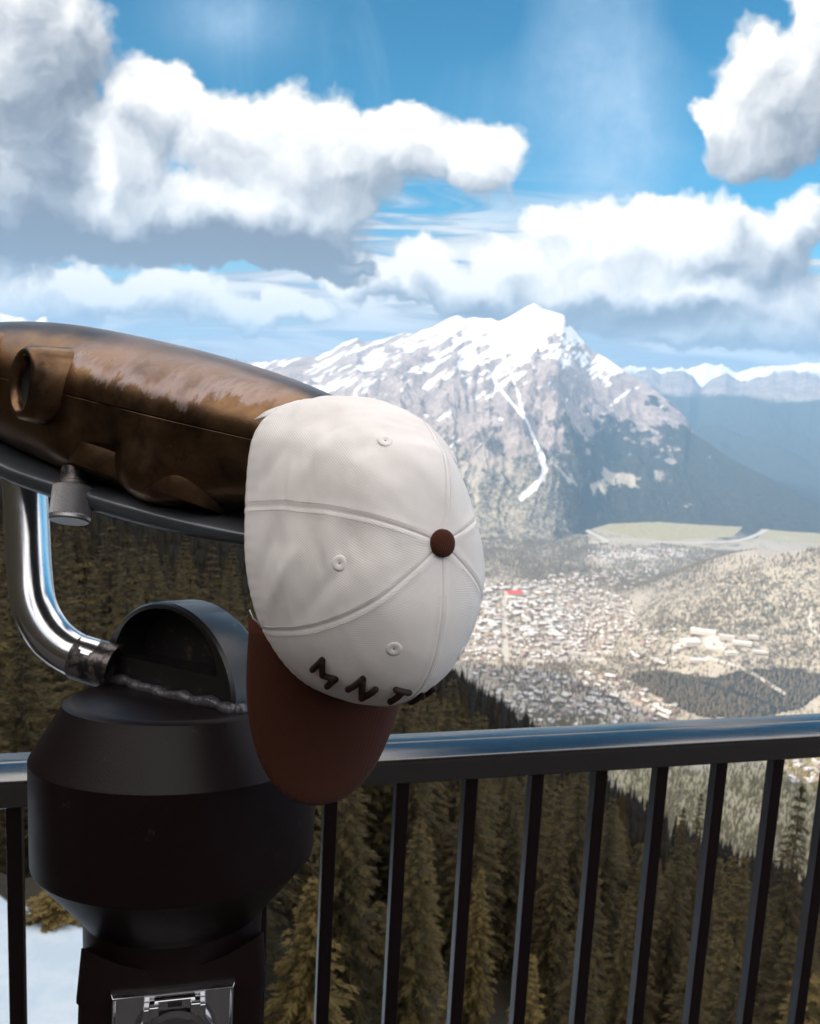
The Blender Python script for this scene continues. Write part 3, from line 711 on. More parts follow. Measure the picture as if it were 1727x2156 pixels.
# ---- valley floor with the low wooded hill on the right
NAZ, NR = 620, 620
az = np.linspace(rad(-26), rad(33), NAZ)
R1 = 900*(18800/900)**(np.linspace(0, 1, NR)**1.0)
X_ = R1[None, :]*np.sin(az)[:, None]; Y_ = R1[None, :]*np.cos(az)[:, None]
P3 = stk([X_, Y_, X_*0], -1)
Z_ = VZ+14*(fbm(P3, 1/700., 4, 3)-.5)
hsky = [(1235, 1268), (1326, 1257), (1370, 1236), (1417, 1214), (1460, 1196), (1497, 1182), (1545, 1168), (1589, 1160), (1625, 1166), (1658, 1165), (1700, 1157), (1727, 1154), (1800, 1150), (1950, 1165), (2100, 1190)]
ha, he = interp_px(hsky)
def hill(X_, Y_):
    a = np.arctan2(X_, Y_); r = np.hypot(X_, Y_); e_ = np.interp(a, ha, he); rr_ = 3450.+0*a
    zt = CAM[2]+rr_*np.tan(e_)-VZ; zt = np.where((a < ha[0]) | (a > ha[-1]), 0, np.maximum(zt, 0))*sstep(a, ha[0], ha[0]+.03)
    fr = sstep(r, 2350, 3450)**1.15; bk = 1-sstep(r, 3450, 4300)
    return zt*np.where(r < 3450, fr, bk)
Z_ = Z_+hill(X_, Y_)*(1+.16*(fbm(P3, 1/240., 4, 17)-.5)*sstep(3450-np.hypot(X_, Y_), 0, 300))
Z_ += 260*sstep(R1, 10500, 17000)[None, :]*fbm(P3, 1/2500., 3, 66)
def hz_valley(x, y):
    p = np.array([[x, y, 0.]]); return float(VZ+14*(fbm(p, 1/700., 4, 3)[0]-.5)+hill(np.array([x]), np.array([y]))[0])
P = stk([X_, Y_, Z_], -1); px, py = proj(P)
f1 = fbm(P3, 1/130., 4, 41)-.5; f2 = fbm(P3, 1/420., 4, 44)-.5
hl = hill(X_, Y_)
meadow = np.clip(.75+f2, 0, 1)
wood = .34+.9*f2+.5*f1
wood += .30*sstep(hl, 40, 140)*(1-.9*blob(px, py, 1640, 1185, 110, 40))
wood += .9*inpoly(px, py, [(1326, 1428), (1345, 1413), (1400, 1414), (1500, 1428), (1560, 1412), (1640, 1408), (1740, 1420), (1740, 1450), (1690, 1490), (1600, 1512), (1480, 1510), (1400, 1478)])  # cloud shadow on the flats, painted as dark wood
wood += .6*inpoly(px, py, [(980, 1160), (1200, 1152), (1240, 1195), (1420, 1190), (1430, 1215), (1300, 1250), (1180, 1225), (1000, 1215)])
wood += .5*inpoly(px, py, [(1000, 1090), (1210, 1085), (1250, 1100), (1230, 1140), (1000, 1150)])
wood += .5*sstep(R1, 5600, 6400)[None, :]
wood -= .5*inpoly(px, py, [(940, 1222), (1180, 1225), (1330, 1262), (1340, 1330), (1260, 1392), (940, 1400)])
wood -= .35*inpoly(px, py, [(960, 1400), (1300, 1420), (1440, 1500), (1460, 1530), (960, 1530)])
wood += 1.0*(1-sstep(R1, 1750, 2150))[None, :]*(np.abs(az) < 9)[:, None]*0
grass = np.where(inpoly(px, py, [(1240, 1104), (1300, 1088), (1400, 1090), (1520, 1100), (1568, 1108), (1540, 1130), (1400, 1140), (1330, 1128), (1270, 1118)]), .75, 0.)+f1*.4
grass = np.maximum(grass, np.where(inpoly(px, py, [(1600, 1112), (1740, 1100), (1740, 1150), (1600, 1135)]), .62, 0)+f1*.5)
grass = np.maximum(grass, np.where(inpoly(px, py, [(1290, 1620), (1740, 1560), (1740, 1860), (1290, 1900)]), .60, 0)+f1*.8)
wood = np.where(grass > .45, wood-.35, wood)
pale = np.where(inpoly(px, py, [(1228, 1166), (1262, 1156), (1380, 1155), (1462, 1160), (1450, 1176), (1330, 1180), (1300, 1190), (1262, 1188)]), .62, 0)+f1*.8
town = inpoly(px, py, [(930, 1225), (1180, 1222), (1330, 1262), (1350, 1320), (1270, 1392), (930, 1400)])
pale = np.maximum(pale, np.where(town, .50, 0)+f1*1.1)
pale = np.maximum(pale, np.where(inpoly(px, py, [(1390, 1345), (1440, 1330), (1620, 1345), (1620, 1385), (1500, 1408), (1420, 1395)]), .36, 0)+f1)
pale = np.maximum(pale, np.where(inpoly(px, py, [(1000, 1405), (1300, 1425), (1440, 1500), (1440, 1530), (990, 1530)]), .46, 0)+f1*1.2)
pale = np.maximum(pale, np.where(inpoly(px, py, [(1570, 1075), (1640, 1062), (1660, 1090), (1600, 1112)]), .7, 0)+f1*.6)
pale = np.maximum(pale, np.where(inpoly(px, py, [(1640, 1050), (1740, 1040), (1740, 1062), (1660, 1066)]), .6, 0)+f1)
pale = np.maximum(pale, blob(px, py, 1600, 1170, 60, 14)*.55+f1*.9)
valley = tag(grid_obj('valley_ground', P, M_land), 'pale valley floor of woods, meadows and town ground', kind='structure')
attr(valley, 'snow', alt*0 if False else np.zeros(px.shape)); attr(valley, 'wood', np.clip(np.where(inpoly(px, py, [(1326, 1428), (1345, 1413), (1400, 1414), (1500, 1428), (1560, 1412), (1640, 1408), (1740, 1420), (1740, 1450), (1690, 1490), (1600, 1512), (1480, 1510), (1400, 1478)]), wood, np.where(R1[None, :] > 5400, wood, np.minimum(wood, .47))), 0, 1)); attr(valley, 'meadow', meadow); attr(valley, 'grass', np.clip(grass, 0, 1)); attr(valley, 'pale', np.clip(pale, 0, 1))  # near flats: only the painted shadow patch keeps full dark wood

# ---- roads and the river: strips laid on the valley
M_road = mat('pale_gravel_road', lambda n: dict(color=n.mix(n.noise(pos(n), .05, 4), (.46, .42, .36), (.60, .56, .50)), rough=.95))
M_river = mat('shallow_river', lambda n: dict(color=n.mix(n.noise(pos(n), .02, 4), (.30, .23, .15), (.40, .32, .22)), rough=.35))
def ribbon(name, label, pts, w, m, lift=1.0):
    C_ = smooth_path([pt_on(x, y, VZ) for x, y in pts], 14); L_, R2 = [], []
    for i, p in enumerate(C_):
        t = C_[min(i+1, len(C_)-1)]-C_[max(i-1, 0)]; t[2] = 0; t /= np.linalg.norm(t); nrm = np.array([-t[1], t[0], 0])
        for s, lst in ((1, L_), (-1, R2)):
            v = p+nrm*w/2*s; v[2] = hz_valley(v[0], v[1])+lift; lst.append(v)
    n_ = len(C_)
    o = obj(name, L_+R2, [(i, i+1, n_+i+1, n_+i) for i in range(n_-1)], m); return tag(o, label, kind='structure')
ribbon('road', 'pale highway curving along the far edge of the valley', [(1374, 1142), (1471, 1144), (1551, 1139), (1594, 1126), (1637, 1102), (1658, 1093), (1727, 1095), (1850, 1100)], 34, M_road)
ribbon('road', 'zigzag pale track below the long gully', [(1197, 1146), (1272, 1142), (1262, 1131), (1245, 1123), (1224, 1108)], 40, M_road)
ribbon('road', 'pale strip of road at the mountain foot beside the cap', [(930, 1148), (990, 1142), (1060, 1138)], 30, M_road)
ribbon('street', 'broad pale main street of the town', [(1061, 1265), (1063, 1300), (1064, 1345), (1066, 1393)], 22, M_road)
ribbon('street', 'second pale street of the town', [(1122, 1250), (1127, 1290), (1132, 1325)], 13, M_road)
ribbon('street', 'cross street through the middle of the town', [(985, 1310), (1063, 1305), (1128, 1300)], 11, M_road)
ribbon('street', 'cross street near the river', [(985, 1342), (1064, 1338), (1140, 1330), (1200, 1318)], 11, M_road)
ribbon('street', 'winding street east of the town centre', [(1195, 1270), (1175, 1300), (1190, 1340), (1205, 1376)], 12, M_road)
ribbon('road', 'pale road across the painted cloud shadow below the hill', [(1480, 1440), (1540, 1458), (1590, 1474), (1650, 1500)], 14, M_road)
ribbon('road', 'looping pale road at the hill foot', [(1740, 1405), (1700, 1418), (1690, 1440), (1712, 1455), (1740, 1470)], 9, M_road)
ribbon('river', 'brown shallow river winding past the town', [(930, 1366), (1020, 1368), (1074, 1370), (1150, 1372), (1208, 1376), (1240, 1383), (1261, 1392), (1310, 1413)], 22, M_river, .7)
# ------------------------------------------------------------------ the wooded slope the deck stands on
def slope_tan(a):
    d = np.degrees(a)
    return np.interp(d, [-180, -150, -118, -75, -55, -40, -26, -11.8, 7.75, 18, 30, 50, 90, 140, 180], [.45, .66, .70, .62, .40, .08, -.125, -.185, -.385, -.49, -.525, -.53, -.10, .36, .45])  # unseen ground behind is shaped high to block sun and darken reflections
def edge_r(a): return np.interp(np.degrees(a), [-60, -20.5, -17.5, -14, 40], [8.5, 8.1, 6.6, 2.6, 2.4])+.5*np.sin(a*23)+.25*np.sin(a*61)
def slope_z(x, y):
    a = np.arctan2(x, y); r = np.hypot(x, y); t = slope_tan(a); front = np.clip(.5-t*6, 0, 1)
    plane = -10.5*front+t*r
    bench = -3.35-.055*np.maximum(r-3, 0)
    edge = edge_r(a)
    k = sstep(r, edge, edge+13)
    z = bench*(1-k)+np.minimum(plane, bench)*k
    zb_ = -2.6+np.maximum(t, -.1)*np.maximum(r-9, 0)
    z = z*front+(1-front)*np.where(t > 0, zb_, z)
    z = np.minimum(z, 380+.05*r)
    rc_ = np.interp(np.degrees(a), [-180, -60, -26, -12, 8, 18, 30, 90, 180], [2500, 2500, 1500, 1150, 640, 420, 380, 500, 2500])
    z = z-np.maximum(r-rc_, 0)*.62
    return np.maximum(z, VZ-60)
NA_, NR_ = 720, 260
a_ = np.linspace(-pi, pi, NA_); r_ = np.concatenate([[0.5], 2.5*(2600/2.5)**np.linspace(0, 1, NR_-1)])
X_ = r_[None, :]*np.sin(a_)[:, None]; Y_ = r_[None, :]*np.cos(a_)[:, None]
P3 = stk([X_, Y_, X_*0]); Z_ = slope_z(X_, Y_)
rr2 = np.hypot(X_, Y_)
Z_ = Z_+(fbm(P3, 1/40., 4, 51)-.5)*np.clip(rr2*.10-.8, 0, 9)+(fbm(P3, 1/2.2, 4, 52)-.5)*.35*sstep(rr2, 4, 8)
def forest_floor(n):
    p = pos(n); a = n.noise(p, .35, 6, .65); b = n.noise(p, 2.6, 4, .6)
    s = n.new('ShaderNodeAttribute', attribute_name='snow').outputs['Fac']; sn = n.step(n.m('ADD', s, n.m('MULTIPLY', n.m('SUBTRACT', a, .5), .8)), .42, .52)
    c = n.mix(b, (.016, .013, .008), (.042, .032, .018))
    sc = n.mix(n.step(b, .3, .7), (.46, .55, .63), (.56, .63, .69))  # snow dimmed and tinted blue, the cast of shade put into its colour
    return dict(color=n.mix(sn, c, sc), rough=.9, spec=.2, normal=n.bump(n.noise(p, 1.2, 6, .6), .5, .12))
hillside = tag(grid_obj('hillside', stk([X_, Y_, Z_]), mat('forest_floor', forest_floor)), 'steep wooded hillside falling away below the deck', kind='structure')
edge_ = edge_r(a_)
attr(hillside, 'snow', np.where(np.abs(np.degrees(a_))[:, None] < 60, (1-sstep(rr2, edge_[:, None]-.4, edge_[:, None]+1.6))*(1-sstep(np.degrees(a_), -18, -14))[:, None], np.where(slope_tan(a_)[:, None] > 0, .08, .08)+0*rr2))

# needles: dark olive green, a little golden on some trees
def needles(lo, hi):
    def f(n):
        p = pos(n); r = n.new('ShaderNodeObjectInfo').outputs['Random']; at_ = n.new('ShaderNodeAttribute', attribute_name='tone').outputs['Fac']
        k = n.m('ADD', n.m('MULTIPLY', r, .45), n.m('MULTIPLY', at_, .55)); c = n.mix(k, lo, hi)
        return dict(color=n.mix(n.noise(p, 1.7, 3), c, n.mix(.5, c, hi)), rough=.75, spec=.2)
    return f
M_need = mat('conifer_needles', needles((.014, .013, .006), (.092, .066, .022)))
M_gold = mat('golden_conifer_needles', needles((.050, .040, .013), (.165, .115, .036)))
M_far = mat('far_conifer_needles', needles((.0055, .0050, .0035), (.022, .016, .008)))
M_trunk = mat('conifer_bark', lambda n: dict(color=n.mix(n.noise(pos(n), 6, 4), (.03, .022, .016), (.09, .07, .055)), rough=.9))
def crown_mesh(name, m, H, Rb, seed, whorls=30, per=7):
    g = random.Random(seed); V = []; F = []; T = []
    def quad(p, d, side, L, w, tone):
        b = len(V); up = np.cross(side, d)
        V.extend([p-side*w*.25, p+d*L*.45-side*w*.5-up*0, p+d*L, p+d*L*.45+side*w*.5]); F.append((b, b+1, b+2, b+3)); T.extend([tone]*4)
    for i in range(whorls):
        k = i/(whorls-1); z = H*(.10+.885*k**.92); Rw = Rb*((1-k)**.82)*(.85+.3*g.random())+.10
        if g.random() < .08: Rw *= .6
        nb = max(4, int(per*(1-.35*k))); a0 = g.random()*6.28
        for j in range(nb):
            a = a0+j*2*pi/nb+g.uniform(-.3, .3); L = Rw*g.uniform(.65, 1.15); rise = -.12+.55*k+g.uniform(-.12, .12)
            tone = min(1, max(0, g.gauss(.5, .22)+.1*(k-.4)))
            hd = np.array([cos(a), sin(a), 0]); ns = 13 if L > .8 else 8; p0 = np.array([0, 0, z])
            for s in range(1, ns+1):
                q = s/ns; p = p0+hd*L*q+np.array([0, 0, L*(rise*q-.38*q*q)])
                for sg in (-1, 1):
                    ang = a+sg*g.uniform(.5, 1.1); d = np.array([cos(ang), sin(ang), rise*.3-.45*q+g.uniform(-.3, .15)]); d /= np.linalg.norm(d)
                    side = np.cross(d, [0, 0, 1.]); side /= np.linalg.norm(side); side = side*cos(.5)+np.cross(d, side)*g.uniform(-.6, .6)
                    quad(p-hd*L/ns*.6, d, side, (.17+.22*L*(1-.55*q))*g.uniform(.7, 1.25), .055+.04*L, min(1, max(0, tone+g.uniform(-.12, .2)*q+.12*(q-.4))))
            d = hd+np.array([0, 0, rise-.6]); d /= np.linalg.norm(d); quad(p0+hd*L*.8+np.array([0, 0, L*(rise*.8-.24)]), d, np.cross(d, [0, 0, 1.]), .32*L+.1, .12, tone)
    for j in range(6): quad(np.array([0, 0, H*.955]), np.array([cos(j)*.16, sin(j)*.16, 1]), np.array([sin(j), -cos(j), 0.]), H*.05, .07, .7)
    o = obj(name, V, F, m, None, smooth=False); o.data.attributes.new('tone', 'FLOAT', 'POINT').data.foreach_set('value', np.array(T, np.float32)); return o
def trunk_mesh(H, r):
    mb = MB(); mb.tube([(0, 0, -.8), (0, 0, .1*H), (.02*H*.1, 0, .5*H), (0, 0, .97*H)], [r*1.25, r, r*.6, r*.06], 8); return mb.build('trunk', M_trunk)
def layered(m, H, Rb, seed, layers, pts):
    g = random.Random(seed); V = []; F = []
    for i in range(layers):
        k = i/layers; zt = H*(.16+.84*(k+1.35/layers)); zt = min(zt, H); zb0 = H*(.10+.84*k); R = Rb*(1-k)**.85*g.uniform(.85, 1.1)+.04*Rb; b = len(V); V.append((0, 0, zt))
        for j in range(pts*2):
            a = pi*j/pts+g.uniform(-.15, .15)+i; q = R*(1.08 if j % 2 == 0 else .62)*g.uniform(.8, 1.12); V.append((q*cos(a), q*sin(a), zb0-(.05*H*(j % 2 == 0))/layers*3+g.uniform(-.01, .02)*H))
        F += [(b, b+1+j, b+1+(j+1) % (pts*2)) for j in range(pts*2)]
    return np.array(V, float), F
protos = []
for k, (H, Rb, m) in enumerate([(14, 1.75, M_need), (12, 1.9, M_need), (15, 1.55, M_need), (11, 2.1, M_gold), (13, 1.6, M_gold)]):
    cr = crown_mesh('crown', m, H, Rb, 100+k, 34+2*k, 8); tk = trunk_mesh(H, .16)
    e_ = empty('conifer_tree', (0, 0, 0)); cr.parent = e_; tk.parent = e_; protos.append((e_, cr, tk, H))
lod = []
for k in range(4):
    H, Rb = 14, (1.9, 1.5, 1.7, 2.1)[k]; V, F = layered(M_need, H, Rb, 50+k, 13, 9); c1 = obj('crown', V, F, M_need, None, smooth=False); tk = trunk_mesh(H, .15)
    g_ = np.random.default_rng(k); c1.data.attributes.new('tone', 'FLOAT', 'POINT').data.foreach_set('value', g_.random(len(V)).astype(np.float32)*.7)
    e_ = empty('conifer_tree', (0, 0, 0)); c1.parent = e_; tk.parent = e_; lod.append((e_, c1, tk, H))
usedp = set()
def plant(pr, x, y, h, label, group, rot=None, wide=1.):
    e0, c0, t0, H = pr; z = float(slope_z(np.array([x]), np.array([y]))[0])
    if id(e0) in usedp:
        e_ = e0.copy(); COL.objects.link(e_)
        for q in (c0, t0): d = q.copy(); COL.objects.link(d); d.parent = e_
    else: e_ = e0; usedp.add(id(e0))
    s = h/H; e_.scale = (s*wide, s*wide, s); e_.location = (x, y, z-.3); e_.rotation_euler = (0, 0, random.random()*6.28 if rot is None else rot)
    return tag(e_, label, 'tree', group)
# the trees one can point to: where each top stands and how far off it is
named = [(660, 1845, 19, 3, 'golden olive conifer filling the gap right of the black post', 1.25), (1690, 1650, 36, 0, 'tall spiky conifer between the last bars at the right edge', .8), (1440, 1700, 46, 2, 'dark conifer standing alone against the sunlit slope below the rail', .85), (1478, 1668, 62, 2, 'thin pointed conifer just right of the dark lone one', .75),
         (1180, 1740, 34, 1, 'bushy olive conifer seen below the middle of the rail', .95), (1330, 1860, 30, 0, 'dark green conifer behind the middle bars', .9), (1545, 1800, 40, 1, 'conifer in the shade left of the spiky one', .9), (905, 1760, 30, 4, 'broad olive conifer right of the cap brim below the rail', 1.05), (1120, 2010, 20, 4, 'low yellowish conifer near the bottom between the bars', 1.2),
         (1705, 2040, 17, 3, 'pale golden conifer tip in the bottom right corner', 1.1), (945, 2085, 14, 1, 'small grey green conifer tip at the bottom edge', 1.1), (800, 1900, 26, 1, 'dark conifer beside the golden one', 1.), (1015, 1830, 28, 4, 'olive conifer under the middle of the handrail', 1.0), (1250, 2040, 22, 0, 'deep green conifer low behind the bars', 1.), (1480, 1960, 24, 2, 'slender dark conifer low at the right', .9), (118, 1950, 8.4, 3, 'tiny seedling conifer poking from the snow edge', 1.)]
taken = []
for x, y, r, k, lab, wd in named:
    a, e_ = azel(x, y); X0, Y0 = r*sin(a), r*cos(a); top = CAM[2]+r*math.tan(e_); g0 = float(slope_z(np.array([X0]), np.array([Y0]))[0]); h = max(.5, top-g0+.3)
    plant(protos[k], X0, Y0, h, lab, 'conifers on the slope below the deck', None, wd*(9/h if h < 4 else 1)*(.35 if h < 2 else 1)); taken.append((X0, Y0))
# scattered neighbours
cand = []
gg = np.random.default_rng(4)
tot = 21000
aa_ = np.radians(gg.uniform(-31, 33, tot)); rr_ = np.sqrt(gg.uniform(19**2, 1500**2, tot))
near_n = 2600; aa_ = np.concatenate([aa_, np.radians(gg.uniform(-31, 33, near_n))]); rr_ = np.concatenate([rr_, np.sqrt(gg.uniform(17**2, 110**2, near_n))])
xs, ys = rr_*np.sin(aa_), rr_*np.cos(aa_); zs = slope_z(xs, ys)
rcx = np.interp(np.degrees(aa_), [-26, -12, 8, 18, 30], [1500, 1150, 640, 420, 380])
ok = (rr_ < rcx*1.12); order = np.argsort(rr_); order = order[ok[order]]
hs = gg.uniform(9, 16, len(xs))*np.where(rr_ < 60, .85, 1)
# keep tops of the close ones under the skyline of the slope
lim_e = np.arctan(slope_tan(aa_))+.004; maxh = (CAM[2]+rr_*np.tan(lim_e))-zs; hs = np.where(rr_ < 120, np.minimum(hs, np.maximum(maxh*gg.uniform(.75, 1.02, len(xs)), 3)), hs)
count = 0; rest = []; grid_ = {}
for i in order:
    x, y = xs[i], ys[i]; dmin = 1.7 if rr_[i] < 90 else 3.0
    key = (int(x//3), int(y//3)); clash = any(math.hypot(x-q[0], y-q[1]) < dmin for a in (-1, 0, 1) for b in (-1, 0, 1) for q in grid_.get((key[0]+a, key[1]+b), ()))
    if clash or any(math.hypot(x-q[0], y-q[1]) < 3.2 for q in taken): continue
    grid_.setdefault(key, []).append((x, y))
    if count < 280:
        pr = protos[random.choice((0, 0, 1, 2, 2))] if rr_[i] < 62 else lod[random.randrange(4)]
        plant(pr, x, y, hs[i], 'dark olive conifer among the crowded trees of the slope below the deck', 'conifers crowding the slope', None, random.uniform(1.0, 1.4)); count += 1
    else: rest.append(i)
for q in protos+lod:                            # a tree model nothing was planted from stays out of the scene
    if id(q[0]) not in usedp:
        for d in (q[1], q[2], q[0]): bpy.data.objects.remove(d)
def tree_mass(name, label, xs, ys, zs, hs, m, layers, pts, seed, wide=1., tone=(0, 1)):
    g_ = np.random.default_rng(seed); base_ = [layered(None, 1., .115*wide, seed+k, layers, pts) for k in range(5)]; Vs, Fs, Ts, n0 = [], [], [], 0
    for i in range(len(xs)):
        V, F = base_[g_.integers(5)]; a = g_.uniform(0, 6.28); c_, s_ = cos(a), sin(a); w_ = hs[i]*g_.uniform(.8, 1.25)
        Vs.append(np.stack([(V[:, 0]*c_-V[:, 1]*s_)*w_+xs[i], (V[:, 0]*s_+V[:, 1]*c_)*w_+ys[i], V[:, 2]*hs[i]+zs[i]-.05*hs[i]], 1)); Fs.append(np.array(F)+n0); n0 += len(V)
        Ts.append(np.clip(g_.uniform(*tone)+g_.uniform(-.15, .15, len(V)), 0, 1))
    V = np.concatenate(Vs); F = np.concatenate(Fs); me = bpy.data.meshes.new(name); me.vertices.add(len(V)); me.vertices.foreach_set('co', V.astype(np.float32).ravel())
    me.loops.add(F.size); me.loops.foreach_set('vertex_index', F.ravel().astype(np.int32)); me.polygons.add(len(F)); me.polygons.foreach_set('loop_start', np.arange(0, F.size, 3, dtype=np.int32)); me.polygons.foreach_set('loop_total', np.full(len(F), 3, np.int32)); me.update(calc_edges=True)
    me.materials.append(m); me.attributes.new('tone', 'FLOAT', 'POINT').data.foreach_set('value', np.concatenate(Ts).astype(np.float32))
    o = bpy.data.objects.new(name, me); COL.objects.link(o); return tag(o, label, kind='stuff')
rest = np.array(rest); tree_mass('forest', 'dense dark conifer forest covering the slope to its crest', xs[rest], ys[rest], zs[rest], hs[rest], M_far, 7, 6, 300)
# woods down on the valley floor and the low hill
def scatter(n_, r0, r1, a0, a1, keep, seed):
    g_ = np.random.default_rng(seed); a = np.radians(g_.uniform(a0, a1, n_)); r = np.sqrt(g_.uniform(r0**2, r1**2, n_)); x, y = r*np.sin(a), r*np.cos(a); P_ = stk([x, y, 0*x])
    z = VZ+14*(fbm(P_, 1/700., 4, 3)-.5)+hill(x, y); px, py = proj(stk([x, y, z])); k = keep(px, py, r, fbm(P_, 1/130., 4, 41), fbm(P_, 1/420., 4, 44)) > g_.random(n_); return x[k], y[k], z[k], g_.uniform(6, 18, k.sum())
M_vt = mat('valley_conifers', needles((.065, .060, .042), (.22, .18, .13)))
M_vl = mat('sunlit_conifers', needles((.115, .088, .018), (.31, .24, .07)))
def keepv(px, py, r, f1, f2):
    k = .27+1.6*(f2-.5)+1.0*(f1-.5)+0*px
    k = k+.22*sstep(py, 1150, 1200)*(px > 1380)*(py < 1340)
    k = np.where(inpoly(px, py, [(1326, 1428), (1345, 1413), (1400, 1414), (1500, 1428), (1560, 1412), (1640, 1408), (1740, 1420), (1740, 1450), (1690, 1490), (1600, 1512), (1480, 1510), (1400, 1478)]), .9, k)  # dense trees help darken the painted cloud shadow patch
    k = np.where(inpoly(px, py, [(1240, 1090), (1570, 1090), (1570, 1145), (1240, 1145)]), .02, k)
    k = np.where(inpoly(px, py, [(930, 1225), (1180, 1222), (1330, 1262), (1350, 1320), (1270, 1392), (930, 1400)]), .24, k)
    k = np.where(inpoly(px, py, [(1390, 1345), (1440, 1330), (1620, 1345), (1620, 1385), (1500, 1408), (1420, 1395)]), .08, k)
    k = np.where(polyd(px, py, [(1061, 1265), (1066, 1393)]) < 6, 0, k); k = np.where(polyd(px, py, [(930, 1366), (1074, 1370), (1208, 1376), (1261, 1392), (1310, 1413)]) < 5, 0, k)
    k = np.where(polyd(px, py, [(1480, 1440), (1590, 1474), (1650, 1500)]) < 4, 0, k)
    return np.clip(k, 0, 1)
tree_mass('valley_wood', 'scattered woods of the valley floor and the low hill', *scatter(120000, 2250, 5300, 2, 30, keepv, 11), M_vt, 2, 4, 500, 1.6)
tree_mass('valley_wood', 'wooded flats left of the town', *scatter(60000, 2300, 5300, -24, 2, lambda px, py, r, f1, f2: np.clip(.27+1.6*(f2-.5)+1.0*(f1-.5)-.25*((px > 700) & (py > 1225) & (py < 1400)), 0, 1), 13), M_vt, 2, 4, 900, 1.6)
tree_mass('sunlit_wood', 'yellowish open wood on the sunlit foot of the slope', *scatter(26000, 1450, 2350, 7, 31, lambda px, py, r, f1, f2: np.clip(.40+1.3*(f1-.5)+.8*(f2-.5), 0, 1), 12), M_vl, 4, 5, 700, 1.2)
# ------------------------------------------------------------------ the town
def roofm(name, a, b): return mat(name, lambda n: dict(color=n.mix(n.new('ShaderNodeObjectInfo').outputs['Random'], a, b), rough=.7))
M_roofs = [roofm('pale_metal_roof', (.46, .44, .42), (.78, .74, .69)), roofm('brown_shingle_roof', (.16, .11, .085), (.30, .22, .18)), roofm('snowy_roof', (.58, .57, .56), (.78, .76, .73)), roofm('rusty_red_roof', (.30, .19, .15), (.42, .29, .24))]
M_walls = [roofm('cream_render', (.46, .40, .33), (.64, .57, .49)), roofm('timber_wall', (.20, .14, .10), (.36, .28, .21))]
M_win = mat('window_glass_far', color=(.05, .06, .07), rough=.2)
def house_geo(L, W, h, rise, flat=False):
    V = [(-L/2, -W/2, 0), (L/2, -W/2, 0), (L/2, W/2, 0), (-L/2, W/2, 0), (-L/2, -W/2, h), (L/2, -W/2, h), (L/2, W/2, h), (-L/2, W/2, h)]; F = [(0, 1, 5, 4), (1, 2, 6, 5), (2, 3, 7, 6), (3, 0, 4, 7)]; M = [0]*4; o = .7
    if flat:
        V += [(-L/2-o, -W/2-o, h), (L/2+o, -W/2-o, h), (L/2+o, W/2+o, h), (-L/2-o, W/2+o, h), (-L/2-o, -W/2-o, h+.9), (L/2+o, -W/2-o, h+.9), (L/2+o, W/2+o, h+.9), (-L/2-o, W/2+o, h+.9)]
        F += [(8, 9, 13, 12), (9, 10, 14, 13), (10, 11, 15, 14), (11, 8, 12, 15), (12, 13, 14, 15), (11, 10, 9, 8)]; M += [1]*6
    else:
        z0 = h-.35
        V += [(-L/2-o, -W/2-o, z0), (L/2+o, -W/2-o, z0), (L/2+o, W/2+o, z0), (-L/2-o, W/2+o, z0), (-L/2-o, 0, h+rise), (L/2+o, 0, h+rise), (-L/2, 0, h+rise-.3), (L/2, 0, h+rise-.3)]
        F += [(8, 9, 13, 12), (10, 11, 12, 13), (4, 7, 14), (5, 15, 6)]; M += [1, 1, 0, 0]
    b = len(V)
    for k in range(max(2, int(L//4))):              # a row of window recesses on both long sides
        x0 = -L/2+1.2+k*(L-2.4)/max(1, int(L//4))
        for sy in (-1, 1): V += [(x0, sy*(W/2+.03), 1.2), (x0+1.5, sy*(W/2+.03), 1.2), (x0+1.5, sy*(W/2+.03), 2.6), (x0, sy*(W/2+.03), 2.6)]; F.append((b, b+1, b+2, b+3)); M.append(2); b += 4
    return V, F, M
def house_proto(name, L, W, h, rise, wall, roof, flat=False):
    V, F, M = house_geo(L, W, h, rise, flat); me = bpy.data.meshes.new(name); me.from_pydata(V, [], F)
    for m in (wall, roof, M_win): me.materials.append(m)
    me.polygons.foreach_set('material_index', M); me.update(); return me
kinds = [house_proto('house', 15, 10, 6, 3.4, M_walls[0], M_roofs[0]), house_proto('house', 13, 10, 5.5, 3.6, M_walls[1], M_roofs[1]), house_proto('house', 17, 11, 7, 3.2, M_walls[0], M_roofs[2]), house_proto('house', 24, 13, 8, 4, M_walls[1], M_roofs[0]),
         house_proto('house', 30, 18, 9, 0, M_walls[0], M_roofs[0], True), house_proto('house', 20, 14, 8, 3, M_walls[0], M_roofs[3]), house_proto('house', 26, 15, 9, 0, M_walls[1], M_roofs[2], True)]
def place_house(me, p, rot, label, group=None, sc=1., cat='house', name='house'):
    o = bpy.data.objects.new(name, me); COL.objects.link(o); o.location = p; o.rotation_euler = (0, 0, rot); o.scale = (sc, sc, sc); return tag(o, label, cat, group)
def gpt(x, y):
    d = ray(x, y); h = math.hypot(d[0], d[1]); r = np.arange(1200, 6500, 12.); X1, Y1 = d[0]/h*r, d[1]/h*r
    g_ = VZ+14*(fbm(stk([X1, Y1, X1*0]), 1/700., 2, 3)-.5)+hill(X1, Y1); hit = np.nonzero(CAM[2]+d[2]/h*r < g_)[0]
    if len(hit) == 0: return None
    i = hit[0]; return np.array([X1[i], Y1[i], hz_valley(X1[i], Y1[i])])
red = house_proto('town_hall', 62, 40, 12, 9, M_walls[0], mat('bright_red_roof', color=(.62, .09, .06), rough=.6)); place_house(red, gpt(1081, 1256), .35, 'large building with a bright red roof beside the cap', None, 1.15, 'building', 'red_roofed_building')
